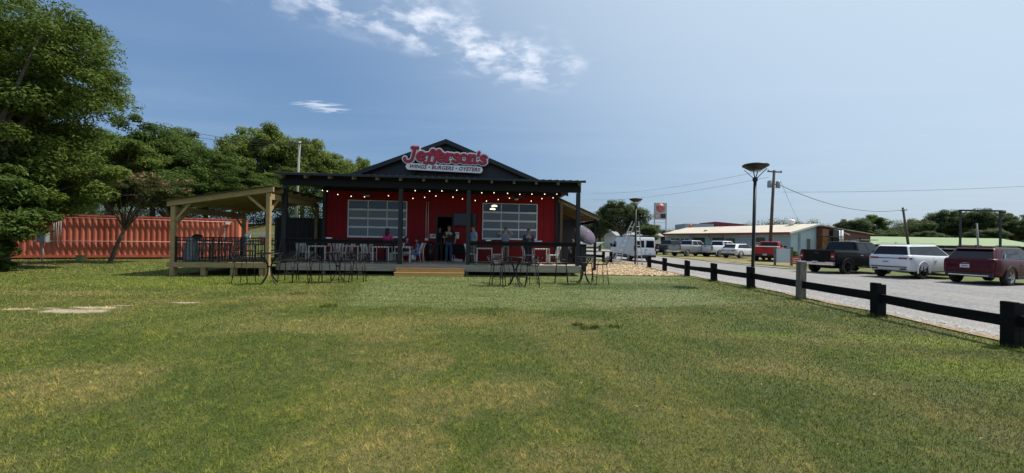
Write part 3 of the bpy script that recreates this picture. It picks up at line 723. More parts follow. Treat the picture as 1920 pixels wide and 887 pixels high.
B = [(757, 351), (777, 357.5), (804, 358.5), (827, 358), (855, 356.5), (902, 361.5), (925, 361.5), (950.5, 362.5), (973.5, 364.5), (996, 364), (1020, 364), (1043, 364)]
string([(px, zpx(px, py, 2.2), 2.2) for px, py in A], 'lower sagging row of warm bulb string lights under the porch roof', 0)
string([(px, zpx(px, py, 1.2), 1.2) for px, py in B], 'upper row of warm bulb string lights nearer the porch beam', 0)

# ------------------------------------------------------------------ porch railings with drink rail
def railing(name, label, u0, u1, v=.11):
    t = bthing(name, label, 'railing', 'porch railings')
    MB().b2(u0, u1, v - .17, v + .13, 1.50, 1.54).build('drink_rail', BLACKW, t)
    MB().b2(u0, u1, v - .03, v + .015, 1.33, 1.49).build('top_rail', BLACKW, t)
    MB().b2(u0, u1, v - .02, v + .02, .55, .60).build('bottom_rail', BLACKM, t)
    me = MB().b2(-.009, .009, -.009, .009, .60, 1.33).mesh('baluster'); me.materials.append(BLACKM)
    n = int((u1 - u0) / .125)
    for i in range(1, n): place('baluster', me, t, (u0 + (u1 - u0) * i / n, v, 0))
railing('porch_railing', 'black slatted porch railing with drink rail left of the steps', .09, 4.79)
railing('porch_railing', 'black slatted porch railing with drink rail right of the steps', 7.93, 12.71)

# ------------------------------------------------------------------ sign on the gable
SIGNT = R(-1.4)
sg = bthing('script_sign', 'red and white script name sign with white slogan board on the black gable', 'sign')
SIGN_W = mat('sign_white', (.84, .85, .87), .45); SIGN_R = mat('sign_red', (.42, .02, .045), .35); SIGN_E = mat('sign_edge_maroon', (.16, .008, .02), .4)
def arc(cx, cy, rx, ry, a0, a1, n=9): return [(cx + rx * math.cos(R(a0 + (a1 - a0) * i / (n - 1))), cy + ry * math.sin(R(a0 + (a1 - a0) * i / (n - 1)))) for i in range(n)]
# letter strokes in x-height units: x to the right, y up; x-height 1
LET = {
 'J': (1.55, [[(1.2, 1.55), (1.05, .8), (.88, .1), (.58, -.22), (.15, -.22), (-.12, .02), (-.08, .16)], [(.85, 1.55), (1.55, 1.55)]]),
 'e': (1.15, [[(.08, .46), (.95, .58), (.9, .86), (.6, 1.0), (.25, .85), (.06, .45), (.2, .1), (.55, .0), (.98, .22)]]),
 'f': (.82, [[(1.22, 1.22), (1.02, 1.38), (.78, 1.25), (.6, .7), (.44, -.05), (.22, -.34), (-.1, -.26)], [(.18, .86), (.98, .92)]]),
 'r': (.98, [[(.12, .95), (.34, .95), (.2, .0)], [(.28, .6), (.55, .95), (.95, .92)], [(.0, .0), (.42, .0)]]),
 's': (1.02, [[(.92, .84), (.6, 1.0), (.25, .88), (.28, .62), (.72, .42), (.78, .14), (.42, -.02), (.02, .14)]]),
 'o': (1.13, [arc(.52, .5, .45, .5, 0, 360, 15)]),
 'n': (1.2, [[(.12, .95), (.34, .95), (.2, .0)], [(.3, .6), (.6, .96), (.9, .85), (.8, .1), (1.08, .02)], [(.0, .0), (.42, .0)]]),
 "'": (.38, [[(.3, 1.42), (.2, 1.08)]]),
}
def smooth(p, k=3):
    if len(p) < 3: return p
    out = []
    for i in range(len(p) - 1):
        p0, p1, p2, p3 = p[max(i - 1, 0)], p[i], p[i + 1], p[min(i + 2, len(p) - 1)]
        for j in range(k):
            t = j / k
            out.append(tuple(.5 * ((2 * p1[c]) + (-p0[c] + p2[c]) * t + (2 * p0[c] - 5 * p1[c] + 4 * p2[c] - p3[c]) * t * t + (-p0[c] + 3 * p1[c] - 3 * p2[c] + p3[c]) * t ** 3) for c in (0, 1)))
    return out + [p[-1]]
def strokes(b, lines, ox, oy, s, wdt, y_front, thick, dz):
    k = 0
    for ln in lines:
        q = [(ox + x * s, oy + y * s) for x, y in smooth(ln)]
        for i, (x, y) in enumerate(q):
            e = k * dz; k += 1
            b.lathe([(.0005, y_front - e), (wdt, y_front - e), (wdt, y_front + thick)], 14, (x, 0, y), 'Y', False)
            if i + 1 < len(q):
                x1, y1 = q[i + 1]; d = Vector((x1 - x, y1 - y)); nn = Vector((-d.y, d.x)).normalized() * wdt; e += dz * .5
                b.prism([(x + nn.x, y + nn.y), (x1 + nn.x, y1 + nn.y), (x1 - nn.x, y1 - nn.y), (x - nn.x, y - nn.y)], (0, thick + e, 0), (0, y_front - e, 0))
word = ['J', 'e', 'f', 'f', 'e', 'r', 's', 'o', 'n', "'", 's']
xs = []; x = 0
for ch in word: xs.append(x); x += LET[ch][0] * .94
sl, sr = u_at(757, 2.7), u_at(908, 2.7); s_ = (sr - sl) / (x * 1.0)
root_z = 5.56; SV = WV - .56
bpl = MB(); parts_ = []
for ch, cx in zip(word, xs):
    oz = root_z - math.tan(-SIGNT) * cx * s_
    up = 0.0
    strokes(bpl, LET[ch][1], sl + cx * s_ + .06, oz, s_, .135, SV + .06, .10, .00012)
bpl.build('white_backing', SIGN_W, sg)
for ch, cx in zip(word, xs):
    oz = root_z - math.tan(-SIGNT) * cx * s_
    b = MB(); strokes(b, LET[ch][1], sl + cx * s_ + .06, oz, s_, .062, SV, .055, .00012)
    o = b.build('letter', SIGN_R, sg)
    b = MB(); strokes(b, LET[ch][1], sl + cx * s_ + .06, oz - .012, s_, .076, SV + .022, .03, .00012); b.build('letter_edge', SIGN_E, o)
# slogan board
pl, pr = u_at(760, 2.7), u_at(903, 2.7); pc = (pl + pr) / 2; hw = (pr - pl) / 2; hh = .165
poly = [(hw - hh + hh * math.cos(R(a)), hh * math.sin(R(a))) for a in range(-90, 91, 15)] + [(-hw + hh + hh * math.cos(R(a)), hh * math.sin(R(a))) for a in range(90, 271, 15)]
zc = EYE + (448 + .016 * (831 - 960) - 316.5) * W(pc, 2.7).y / F_PX
brd = MB().prism(poly, (0, .06, 0)).build('slogan_board', SIGN_W, sg, (pc, SV + .04, zc), (0, -SIGNT * .9, 0))
MB().prism([(x * 1.012, y * 1.09) for x, y in poly], (0, .03, 0)).build('slogan_rim', SIGN_E, sg, (pc, SV + .075, zc), (0, -SIGNT * .9, 0))
me = text_mesh('WINGS \u2022 BURGERS \u2022 OYSTERS', .262, .004, .28, .006, 1.05); me.materials.append(SIGN_E)
xw = max(v.co.x for v in me.vertices) - min(v.co.x for v in me.vertices)
lt = place('slogan_lettering', me, sg, (pc, SV + .032, zc), (R(90), 0, 0), ((2 * hw - .32) / xw, 1, 1)); lt.rotation_euler = (R(90), -SIGNT * .9, 0)
for uu in np.linspace(sl + .5, sr - .5, 4): MB().b2(uu - .02, uu + .02, SV + .16, WV - .055, 4.9, 5.3).build('standoff', BLACKM, sg)
# ------------------------------------------------------------------ lean-to on the right flank
lt_ = bthing('side_lean_to', 'sloping timber lean-to roof on the right flank of the restaurant', 'lean-to')
MB().prism([(U1 + .02, 3.86), (14.75, 2.86), (14.75, 2.80), (U1 + .02, 3.80)], (0, 7, 0), (0, WV - .3, 0)).build('roof_sheet', OSB, lt_)
for v in np.arange(WV - .2, WV + 6.6, .8):
    MB().prism([(U1 + .02, 3.79), (14.6, 2.855), (14.6, 2.70), (U1 + .02, 3.63)], (0, .05, 0), (0, v, 0)).build('rafter', RAFT, lt_)
for v in (WV - .1, WV + 3.2, WV + 6.4): MB().b2(14.4, 14.52, v, v + .12, 0, 2.78).build('post', BLACKW, lt_)
MB().b2(14.38, 14.54, WV - .1, WV + 6.6, 2.56, 2.70).build('beam', BLACKW, lt_)
MB().b2(U1 + .12, U1 + .24, WV - .3, WV - .18, DECK, 3.7).build('post', mat('brown_post', (.17, .095, .055), .8), lt_)
MB().b2(U1 + .3, 14.4, WV + 3.0, WV + 3.06, .1, 2.9).build('screen_wall', BLACKS, lt_)
# ------------------------------------------------------------------ pine pavilion left of the porch
pav = bthing('timber_pavilion', 'open pine pavilion with sloping roof left of the porch', 'pavilion')
QL, QR, QF, QB, QD = -3.85, -.15, -.9, 3.7, .52
zt = lambda u: 2.74 + (u - QL) * .17
for (u, v) in ((QL + .08, QF + .08), (QR - .02, QF + .08), (QL + .08, QB), (QR - .02, QB)):
    MB().b2(u - .075, u + .075, v - .075, v + .075, QD if v > 0 else -.1, zt(u) - .02).build('post', PINE, pav, bevel=.006)
def slope_beam(name, v, th, zlo, zhi, m=PINE, ua=QL - .12, ub=QR + .18):
    MB().prism([(ua, zt(ua) + zlo), (ub, zt(ub) + zlo), (ub, zt(ub) + zhi), (ua, zt(ua) + zhi)], (0, th, 0), (0, v, 0)).build(name, m, pav)
slope_beam('front_beam', QF - .02, .09, .0, .22)
slope_beam('rear_beam', QB - .03, .09, .0, .22)
for v in np.linspace(QF + .75, QB - .7, 5): slope_beam('rafter', v, .045, .04, .2, RAFT)
for u in (QL + .08, QR - .02): MB().b2(u - .045, u + .045, QF + .18, QB - .1, zt(u) - .26, zt(u) - .03).build('side_beam', PINE, pav)
MB().prism([(QL - .25, zt(QL - .25) + .226), (QR + .2, zt(QR + .2) + .226), (QR + .2, zt(QR + .2) + .25), (QL - .25, zt(QL - .25) + .25)], (0, QB - QF + .5, 0), (0, QF - .12, 0)).build('roof_sheet', OSB, pav)
for u, d in ((QL + .08, .6), (QR - .02, -.85)):
    MB().bar((u + (.05 if d > 0 else -.05), QF + .09, zt(u) - abs(d) * .95), (u + d, QF + .09, zt(u + d) + .03), .05, .09).build('knee_brace', PINE, pav)
    MB().bar((u, QF + .16, zt(u) - .75), (u, QF + .75, zt(u) - .25), .05, .09).build('knee_brace', PINE, pav)
    MB().bar((u, QB - .08, zt(u) - .75), (u, QB - .65, zt(u) - .25), .05, .09).build('knee_brace', PINE, pav)
pd = bthing('pavilion_deck', 'pine deck on short posts under the open pavilion', 'deck')
me = MB().b2(QL - .1, QR + .02, 0, .134, -.035, 0).mesh('deck_board'); me.materials.append(PINE)
for i in range(int((QB - QF) / .14)): place('deck_board', me, pd, (0, QF + .07 + i * .14, QD))
MB().b2(QL - .1, QR + .05, QF, QF + .04, .32, QD + .003).build('fascia_board', PINE, pd)
MB().b2(QL - .12, QL - .08, QF + .05, QB, .32, QD - .002).build('fascia_board', PINE, pd)
for u in (QL + .08, QL + 1.22, QL + 2.35, QR - .25):
    for v in (QF + .12, QB - .2): MB().b2(u - .085, u + .085, v - .07, v + .09, -.12, .33).build('footing_post', PINE, pd)
def metal_rail(label, a, b_, h=.98, base=QD, n_=None):
    t = bthing('metal_railing', label, 'railing', 'black metal railings round the pavilion')
    a, b_ = Vector((*a, base)), Vector((*b_, base)); L = (b_ - a).length
    up = Vector((0, 0, 1))
    for nm, z in (('top_rail', h), ('middle_rail', h - .13), ('bottom_rail', .08)): MB().bar(a + up * z, b_ + up * z, .03, .03).build(nm, BLACKM, t)
    for p in (a, b_): MB().box(p + up * (h / 2 + .02), (.055, .055, h + .05)).build('post', BLACKM, t)
    me = MB().b2(-.0085, .0085, -.0085, .0085, .02, h).mesh('baluster'); me.materials.append(BLACKM)
    n = int(L / .115)
    for i in range(1, n): place('baluster', me, t, a.lerp(b_, i / n))
metal_rail('black metal railing along the left half of the pavilion front', (QL + .18, QF + .09), (QL + 1.55, QF + .09))
metal_rail('black metal railing along the right half of the pavilion front', (QL + 1.78, QF + .09), (QR - .15, QF + .09))
metal_rail('black metal railing along the left side of the pavilion', (QL + .05, QF + .25), (QL + .05, QB - .12))
metal_rail('black metal railing along the back of the pavilion', (QL + .2, QB), (QR - .2, QB))

# ------------------------------------------------------------------ furniture builders
def cafe_chair(m):
    t = thing('cafe_chair', 'x', 'chair')
    s = MB()
    for i in range(7): s.b2(-.20 + i * .058, -.155 + i * .058, -.2, .2, .435, .45)
    s.b2(-.22, .21, -.215, -.19, .425, .45); s.b2(-.22, .21, .19, .215, .425, .45)
    s.build('seat', m, t)
    for sx in (-1, 1):
        MB().tube([(sx * .2, -.2, 0), (sx * .205, -.2, .44)], .014, 6).build('leg', m, t)
        MB().tube([(sx * .2, .24, 0), (sx * .205, .19, .44), (sx * .2, .215, .66), (sx * .19, .29, .90)], .014, 6).build('leg', m, t)
    b = MB(); b.tube([(-.19, .288, .89), (-.1, .315, .91), (.1, .315, .91), (.19, .288, .89)], .016, 6)
    for i in range(5): b.tube([(-.13 + i * .065, .195, .45), (-.13 + i * .065, .225, .68), (-.13 + i * .065, .305, .9)], .009, 4)
    b.build('backrest', m, t); return t
def cafe_table(m, w=.76, d=.76, h=.74):
    t = thing('cafe_table', 'x', 'table')
    b = MB()
    for i in range(8): b.b2(-w / 2 + i * w / 8 + .006, -w / 2 + (i + 1) * w / 8 - .006, -d / 2 + .03, d / 2 - .03, h - .02, h)
    b.b2(-w / 2, w / 2, -d / 2, -d / 2 + .03, h - .05, h); b.b2(-w / 2, w / 2, d / 2 - .03, d / 2, h - .05, h)
    b.build('table_top', m, t)
    for sx in (-1, 1):
        for sy in (-1, 1): MB().box((sx * (w / 2 - .03), sy * (d / 2 - .03), (h - .05) / 2), (.045, .045, h - .05)).build('leg', m, t)
    return t
def mover(proto):
    """first use moves the prototype itself, later uses copy it with its parts"""
    st = {'used': False, 'kids': [c for c in children(proto)], 'tree': None}
    def go(loc, rz, label, group=None):
        if not st['used']: o = proto; st['used'] = True
        else:
            o = proto.copy(); C.objects.link(o)
            for ch in st['kids']: c = ch.copy(); C.objects.link(c); c.parent = o
        o.location = loc; o.rotation_euler = (0, 0, rz); tag(o, label)
        if group: o['group'] = group
        return o
    return go
wchair = mover(cafe_chair(STEELW)); wtable = mover(cafe_table(STEELW))
GREYP = mat('grey_resin', (.10, .11, .115), .6)
gchair = mover(cafe_chair(GREYP)); gtable = mover(cafe_table(GREYP, .9, .8))
ptabs = [('nearest the pavilion', 601, 1.05), ('before the left glazed door', 662, 1.9), ('where the woman in pink sits', 718, 1.05), ('left of the steps', 758, 1.75), ('just right of the steps', 909, 1.0), ('before the right wall end', 1014, 1.0)]
for where, px, v in ptabs:
    u = u_at(px, v); p = W(u, v)
    wtable(p, AL, 'pale metal porch table ' + where, 'pale porch tables')
    seats = [(-.62, -.22, 90), (-.62, .3, 90), (.62, -.22, -90), (.62, .3, -90)] if v < 1.5 else [(-.6, .05, 90), (.6, .05, -90)]
    for k, (du, dv, rz) in enumerate(seats):
        side = 'left' if du < 0 else 'right'; fb = ('front' if dv < 0 else 'rear') if len(seats) > 2 else 'lone'
        wchair(W(u + du, v + dv), AL + R(rz + random.uniform(-9, 9)) , f'pale metal chair, {fb} {side} of the porch table {where}', 'pale porch chairs')
for k, px in enumerate((640, 651)):
    wchair(W(u_at(px, .95), .95), AL + R(-75 + k * 25), f'pale metal chair, {"left" if k == 0 else "right"} one of two spare ones behind the left railing', 'pale porch chairs')
def W2(u, v): p = W(u, v); p.z = QD; return p
for k, (u, v) in enumerate(((-2.9, .2), (-1.2, .55))):
    gtable(W2(u, v), AL, ['dark resin table at the left railing of the pavilion', 'dark resin table at the right end of the pavilion'][k], 'dark pavilion tables')
    for j, (du, dv, rz) in enumerate(((-.62, -.1, 90), (.62, .1, -90), (.0, .6, 0), (0, -.62, 180))):
        gchair(W2(u + du, v + dv), AL + R(rz), f'dark resin chair on the {["left", "right", "far", "near"][j]} side of the {["left", "right"][k]} pavilion table', 'dark pavilion chairs')
# folded grey umbrella cover leaning in the corner, small things on the tables
t = bthing('draped_cover', 'grey cloth cover draped over a stacked chair in the pavilion corner', 'cover')
b = MB(); prof = []
for i in range(9):
    z = QD + .02 + i * .125; rr = .30 - .16 * (i / 8) ** 2
    prof.append([( -3.42 + (rr + .03 * math.sin(5 * a + i)) * math.cos(a), -.35 + (rr * .7 + .03 * math.cos(4 * a)) * math.sin(a), z) for a in [2 * math.pi * k / 18 for k in range(18)]])
vs = [p for ring in prof for p in ring]; b.add(vs, [(i * 18 + k, i * 18 + (k + 1) % 18, (i + 1) * 18 + (k + 1) % 18, (i + 1) * 18 + k) for i in range(8) for k in range(18)] + [tuple(8 * 18 + k for k in range(18))], True)
b.build('cloth', mat('grey_cloth', (.20, .215, .225), .9, var=.2, vscale=8), t)
MB().ball((-3.2, -.35, QD + 1.02), .2, 10, 6, (1, .7, .55)).build('dark_hood', BLACKW, t)
t = bthing('drink_cooler', 'round orange red drink cooler on the right pavilion table', 'cooler')
MB().lathe([(.001, 0), (.13, 0), (.14, .05), (.14, .28), (.12, .3), (.001, .3)], 14, (-1.05, .5, QD + .74)).build('jug', mat('cooler_red', (.55, .06, .02), .5), t)
MB().lathe([(.125, 0), (.13, .03), (.08, .06), (.001, .06)], 14, (-1.05, .5, QD + 1.04)).build('lid', WHITEP, t)
t = bthing('table_lantern', 'white lantern with round top on the pavilion railing corner', 'lantern')
MB().lathe([(.001, 0), (.07, 0), (.06, .05), (.05, .26), (.001, .27)], 12, (-1.62, .3, QD + .74)).build('stem', WHITEP, t)
MB().ball((-1.62, .3, QD + 1.1), .10, 12, 8).build('globe', WHITEP, t)
# trash can, floor sign, porch odds and ends
t = bthing('trash_can', 'tall black trash can against the red wall left of the doorway', 'trash can')
uu = u_at(807, 2.6)
MB().lathe([(.001, 0), (.17, 0), (.19, .78), (.001, .78)], 14, (uu, 2.6, DECK)).build('bin', BLACKM, t)
MB().lathe([(.2, .78), (.2, .84), (.12, .95), (.001, .97)], 14, (uu, 2.6, DECK)).build('domed_lid', BLACKM, t)
t = bthing('sandwich_board', 'white folded board lying on the deck beside the doorway', 'board')
uu = u_at(858, 2.5)
MB().box((uu, 2.5, DECK + .07), (.55, .4, .03), (R(12), R(8), 0)).build('panel', WHITEP, t)
MB().box((uu - .2, 2.6, DECK + .17), (.14, .05, .30), (R(-10), 0, R(10))).build('panel', WHITEP, t)
t = bthing('low_bench', 'dark bench against the wall under the television', 'bench')
MB().b2(6.98, 8.3, 2.45, 2.85, DECK + .42, DECK + .46).build('seat', BLACKW, t)
MB().b2(6.98, 8.3, 2.80, 2.86, DECK + .46, DECK + .85).build('backrest', BLACKW, t)
for u in (7.05, 8.23): MB().b2(u - .03, u + .03, 2.5, 2.8, DECK, DECK + .42).build('leg', BLACKW, t)
for lab, px in (('left drink rail near the corner post', 618), ('right drink rail near the steps', 916), ('right drink rail beside the man in navy', 1009)):
    t = bthing('food_tray', 'small white paper tray on the ' + lab, 'tray', 'paper trays on the drink rail')
    u = u_at(px, .1); w_ = .16 if px > 1000 else .10
    MB().prism([(-w_, 0), (w_, 0), (w_ + .025, .045), (-w_ - .025, .045)], (0, .12, 0), (u, .0, 1.542)).build('tray', WHITEP, t)
t = bthing('paper_towel_holder', 'white paper towel roll on the first porch table', 'paper roll')
u = u_at(618, 1.0); MB().lathe([(.02, 0), (.06, 0), (.06, .24), (.02, .24)], 12, (u, 1.0, DECK + .745)).build('roll', WHITEP, t); MB().tube([(u, 1, DECK + .745), (u, 1, DECK + 1.02)], .012).build('spindle', BLACKM, t)

# ------------------------------------------------------------------ bar height bistro sets on the lawn
BLK = mat('black_wire', (.007, .007, .008), .45, spec=.3)
def bar_table():
    t = thing('bar_table', 'x', 'table'); h = 1.04
    b = MB(); b.lathe([(.36, h - .03), (.385, h - .03), (.385, h), (.36, h)], 28); b.lathe([(.36, h), (.36, h - .03)], 28)
    for i in range(13):
        x = -.33 + i * .055; y = math.sqrt(max(0, .37 ** 2 - x * x)); b.b2(x - .018, x + .018, -y, y, h - .016, h - .004)
    b.build('table_top', BLK, t)
    for k in range(4):
        a = R(45 + 90 * k); c, s = math.cos(a), math.sin(a)
        MB().tube([(c * r, s * r, z) for r, z in ((.30, h - .03), (.27, .93), (.17, .80), (.075, .66), (.055, .52), (.075, .36), (.17, .18), (.30, .03), (.33, .0))], .018, 6).build('leg', BLK, t)
    r = MB(); r.lathe([(.06, .6), (.075, .6), (.075, .56), (.06, .56), (.06, .6)], 14); r.build('ring', BLK, t)
    return t
def bar_stool():
    t = thing('bar_stool', 'x', 'stool')
    s = MB(); sh = .74
    s.tube([(-.21, -.2, sh), (-.21, .2, sh), (.21, .2, sh), (.21, -.2, sh), (-.21, -.2, sh)], .010, 6)
    for i in range(10): s.bar((-.19 + i * .042, -.2, sh), (-.19 + i * .042, .2, sh), .018, .005)
    for i in range(6): s.bar((-.2, -.17 + i * .068, sh - .004), (.2, -.17 + i * .068, sh - .004), .010, .004)
    s.build('seat', BLK, t)
    b = MB(); b.tube([(-.21, .17, sh), (-.215, .25, sh + .10), (-.20, .33, sh + .27), (-.1, .355, sh + .31), (.1, .355, sh + .31), (.20, .33, sh + .27), (.215, .25, sh + .10), (.21, .17, sh)], .011, 6)
    for i in range(8):
        x = -.16 + i * .0457; b.bar((x, .2, sh + .01), (x * .95, .27, sh + .12), .02, .004); b.bar((x * .95, .27, sh + .12), (x * .9, .34, sh + .29), .02, .004)
    for z, y in ((.08, .235), (.16, .285), (.23, .315)): b.bar((-.2, y, sh + z), (.2, y, sh + z), .006, .012)
    b.build('backrest', BLK, t)
    for sx in (-1, 1):
        a = MB(); a.tube([(sx * .225, .26, sh + .17), (sx * .25, .05, sh + .2), (sx * .24, -.14, sh + .17), (sx * .21, -.19, sh)], .010, 6); a.build('armrest', BLK, t)
        for sy in (-1, 1): MB().tube([(sx * .19, sy * .18, sh), (sx * .25, sy * .25, 0)], .014, 6).build('leg', BLK, t)
    f = MB(); z = .27; q = .19 + .06 * (sh - z) / sh
    f.tube([(-q, -q, z), (q, -q, z), (q, q, z), (-q, q, z), (-q, -q, z)], .009, 6, False); f.build('footrest', BLK, t)
    return t
btab = mover(bar_table()); bst = mover(bar_stool())
sets = [('leftmost lawn set', 503, 535, [(-.95, .15, 95, 'left'), (.85, .45, -75, 'right'), (.15, .85, 5, 'far')]),
        ('second lawn set', 632, 533, [(-.62, .05, 80, 'left'), (.58, .3, -80, 'right'), (.05, .75, 0, 'far')]),
        ('lawn set right of the steps', 967, 536, [(-.62, -.15, 80, 'left'), (.62, -.1, -95, 'right'), (-.5, .5, 40, 'far left'), (.5, .55, -40, 'far right')]),
        ('rightmost lawn set', 1097, 533, [(-.85, .1, 85, 'left'), (.62, .05, -80, 'right'), (.25, .75, -15, 'far')])]
for nm, px, py, st_ in sets:
    x, y = px_ground(px, py - 1); x, y = x, y + .1
    btab((x, y, gz(x, y)), R(random.uniform(0, 90)), f'round black wire bar table of the {nm}', 'black bar tables on the lawn')
    for dx, dy, rz, side in st_:
        bst((x + dx, y + dy, gz(x + dx, y + dy)), R(rz), f'black wire bar stool {side} of the {nm}', 'black bar stools on the lawn')

# ------------------------------------------------------------------ post and rail fence
FENCEM = mat('fence_black', (.008, .008, .0085), .85, spec=.2, var=.4, vscale=7, stretch=(.5, .5, 2), bump=.3)
GREYPOST = mat('grey_post', (.235, .205, .165), .9, col2=(.12, .105, .085), vscale=7, stretch=(2, 2, .5), bump=.5)
fence = thing('post_and_rail_fence', 'long low black post and rail fence between lawn and gravel road', 'fence')
FX = lambda y: 8.5 + .012 * (y - 14)
fy = [1.6, 4.05, 6.45, 8.85, 11.25, 13.65, 16.2, 18.75, 21.6, 24.1]
pm = MB().b2(-.095, .095, -.095, .095, -.3, .76).mesh('post')
for k, y in enumerate(fy):
    x = FX(y); z = gz(x, y); grey = (k == 4)
    b = MB()
    if grey: b.box((0, 0, .45), (.20, .16, 1.3)); b.build('post', GREYPOST, fence, (x, y, z), (R(.6), 0, R(4)), bevel=.012)['label'] = 'taller bare grey post'
    else:
        b.box((-.05, 0, .23 + .01 * (k % 2)), (.10, .19, 1.06)); b.box((.055, 0, .215), (.105, .185, 1.05)); b.build('post', FENCEM, fence, (x, y, z), (R(random.uniform(-1, 1)), R(random.uniform(-1.2, 1.2)), R(random.uniform(-5, 5))), bevel=.01)
for k in range(len(fy) - 1):
    a = Vector((FX(fy[k]), fy[k], gz(FX(fy[k]), fy[k]) + .44)); b_ = Vector((FX(fy[k + 1]), fy[k + 1], gz(FX(fy[k + 1]), fy[k + 1]) + .44))
    a.z += random.uniform(-.025, .02); b_.z += random.uniform(-.025, .02); mid_ = (a + b_) / 2 + Vector((random.uniform(-.012, .012), 0, -random.uniform(.004, .018)))
    rl = MB(); rl.bar(a, mid_, .052, random.uniform(.185, .205)); rl.bar(mid_, b_, .05, random.uniform(.185, .205)); rl.build('rail', FENCEM, fence)
f2 = thing('post_and_rail_fence', 'short far run of black post and rail fence beyond the wood chips', 'fence')
for k, (x, y) in enumerate(((3.6, 29.2), (5.2, 28.8), (6.75, 28.3), (7.25, 28.1))):
    MB().box((0, 0, .3), (.19, .19, 1.0)).build('post', FENCEM, f2, (x, y, gz(x, y)), bevel=.01)
MB().bar((3.6, 29.2, .52), (5.2, 28.8, .52), .05, .2).build('rail', FENCEM, f2); MB().bar((5.2, 28.8, .52), (6.75, 28.3, .47), .05, .2).build('rail', FENCEM, f2)

for y in fy[1:8]:
    WEEDS.append((FX(y) - .02, y, .20, .075, 190))
for px, py, r_, n_ in ((1085, 611, .10, 130), (1103, 618, .14, 150), (1120, 617, .07, 80), (1155, 615, .14, 100), (620, 575, .18, 260), (560, 553, .25, 220), (930, 583, .5, 260), (760, 581, .6, 260)): WEEDS.append((*px_ground(px, py), r_, .06, n_))
# ------------------------------------------------------------------ lamp posts
LAMPM = mat('lamp_bronze', (.013, .011, .011), .5)
def lamp(x, y, lean, label):
    t = thing('lamp_post', label, 'lamp post', (x, y, gz(x, y)), 0, 'lamp posts along the fence'); t.rotation_euler = (0, lean, 0)
    MB().tube([(0, 0, -.1), (0, 0, 3.92)], .055, 12).build('pole', LAMPM, t)
    MB().lathe([(.14, 0), (.14, .03), (.07, .06), (.06, .5)], 12).build('base', LAMPM, t)
    MB().lathe([(.06, 3.88), (.085, 3.92), (.085, 4.02), (.04, 4.05)], 12).build('collar', LAMPM, t)
    for k in range(4):
        a = R(45 + 90 * k); c, s = math.cos(a), math.sin(a)
        MB().bar((c * .05, s * .05, 4.0), (c * .36, s * .36, 4.34), .03, .02).build('arm', LAMPM, t)
    MB().lathe([(.001, 4.30), (.20, 4.30), (.43, 4.45), (.44, 4.48), (.40, 4.52), (.2, 4.55), (.001, 4.56)], 28).build('dish_head', LAMPM, t)
    MB().lathe([(.001, 4.27), (.17, 4.275), (.17, 4.302)], 20).build('lens', mat('lamp_lens', (.35, .35, .36), .4), t)
lamp(8.86, 14.15, R(.9), 'dark lamp post with dish head at the fence, nearest the camera')
lamp(8.42, 26.2, R(-.2), 'dark lamp post with dish head behind the aluminium ladder')
# ------------------------------------------------------------------ vehicles (local: x forward, y left, z up)
TYRE = mat('tyre_rubber', (.014, .014, .014), .85); RIMD = mat('rim_dark', (.03, .03, .032), .35, metal=.8); RIMS = mat('rim_silver', (.55, .56, .58), .3, metal=.9)
CGLASS = mat('car_glass', (.006, .007, .008), .05, spec=.45); CLAD = mat('car_cladding', (.022, .022, .024), .65)
TAILR = mat('tail_lamp_red', (.22, .008, .012), .2, coat=.3); TAILW = mat('tail_lamp_clear', (.55, .5, .5), .15, coat=.5)
CHROME = mat('chrome', (.72, .72, .73), .12, metal=1.0); PLATE = mat('plate_white', (.62, .63, .64), .5); SEAM = mat('panel_gap', (.006, .006, .007), .8)
CARIN = mat('car_inside', (.02, .02, .022), .9)
def paint(name, c, metal=.0): return mat('paint_' + name, c, .35, metal=metal, coat=.10 if max(c) < .2 else .5, spec=.18 if max(c) < .2 else .35)
def catmull(S, k=4):
    S = np.array(S, float); out = []
    for i in range(len(S) - 1):
        p0, p1, p2, p3 = S[max(i - 1, 0)], S[i], S[i + 1], S[min(i + 2, len(S) - 1)]
        for j in range(k):
            t = j / k; q = .5 * (2 * p1 + (p2 - p0) * t + (2 * p0 - 5 * p1 + 4 * p2 - p3) * t * t + (3 * p1 - p0 - 3 * p2 + p3) * t ** 3)
            q[0] = p1[0] + (p2[0] - p1[0]) * t; out.append(q)
    out.append(S[-1]); return out
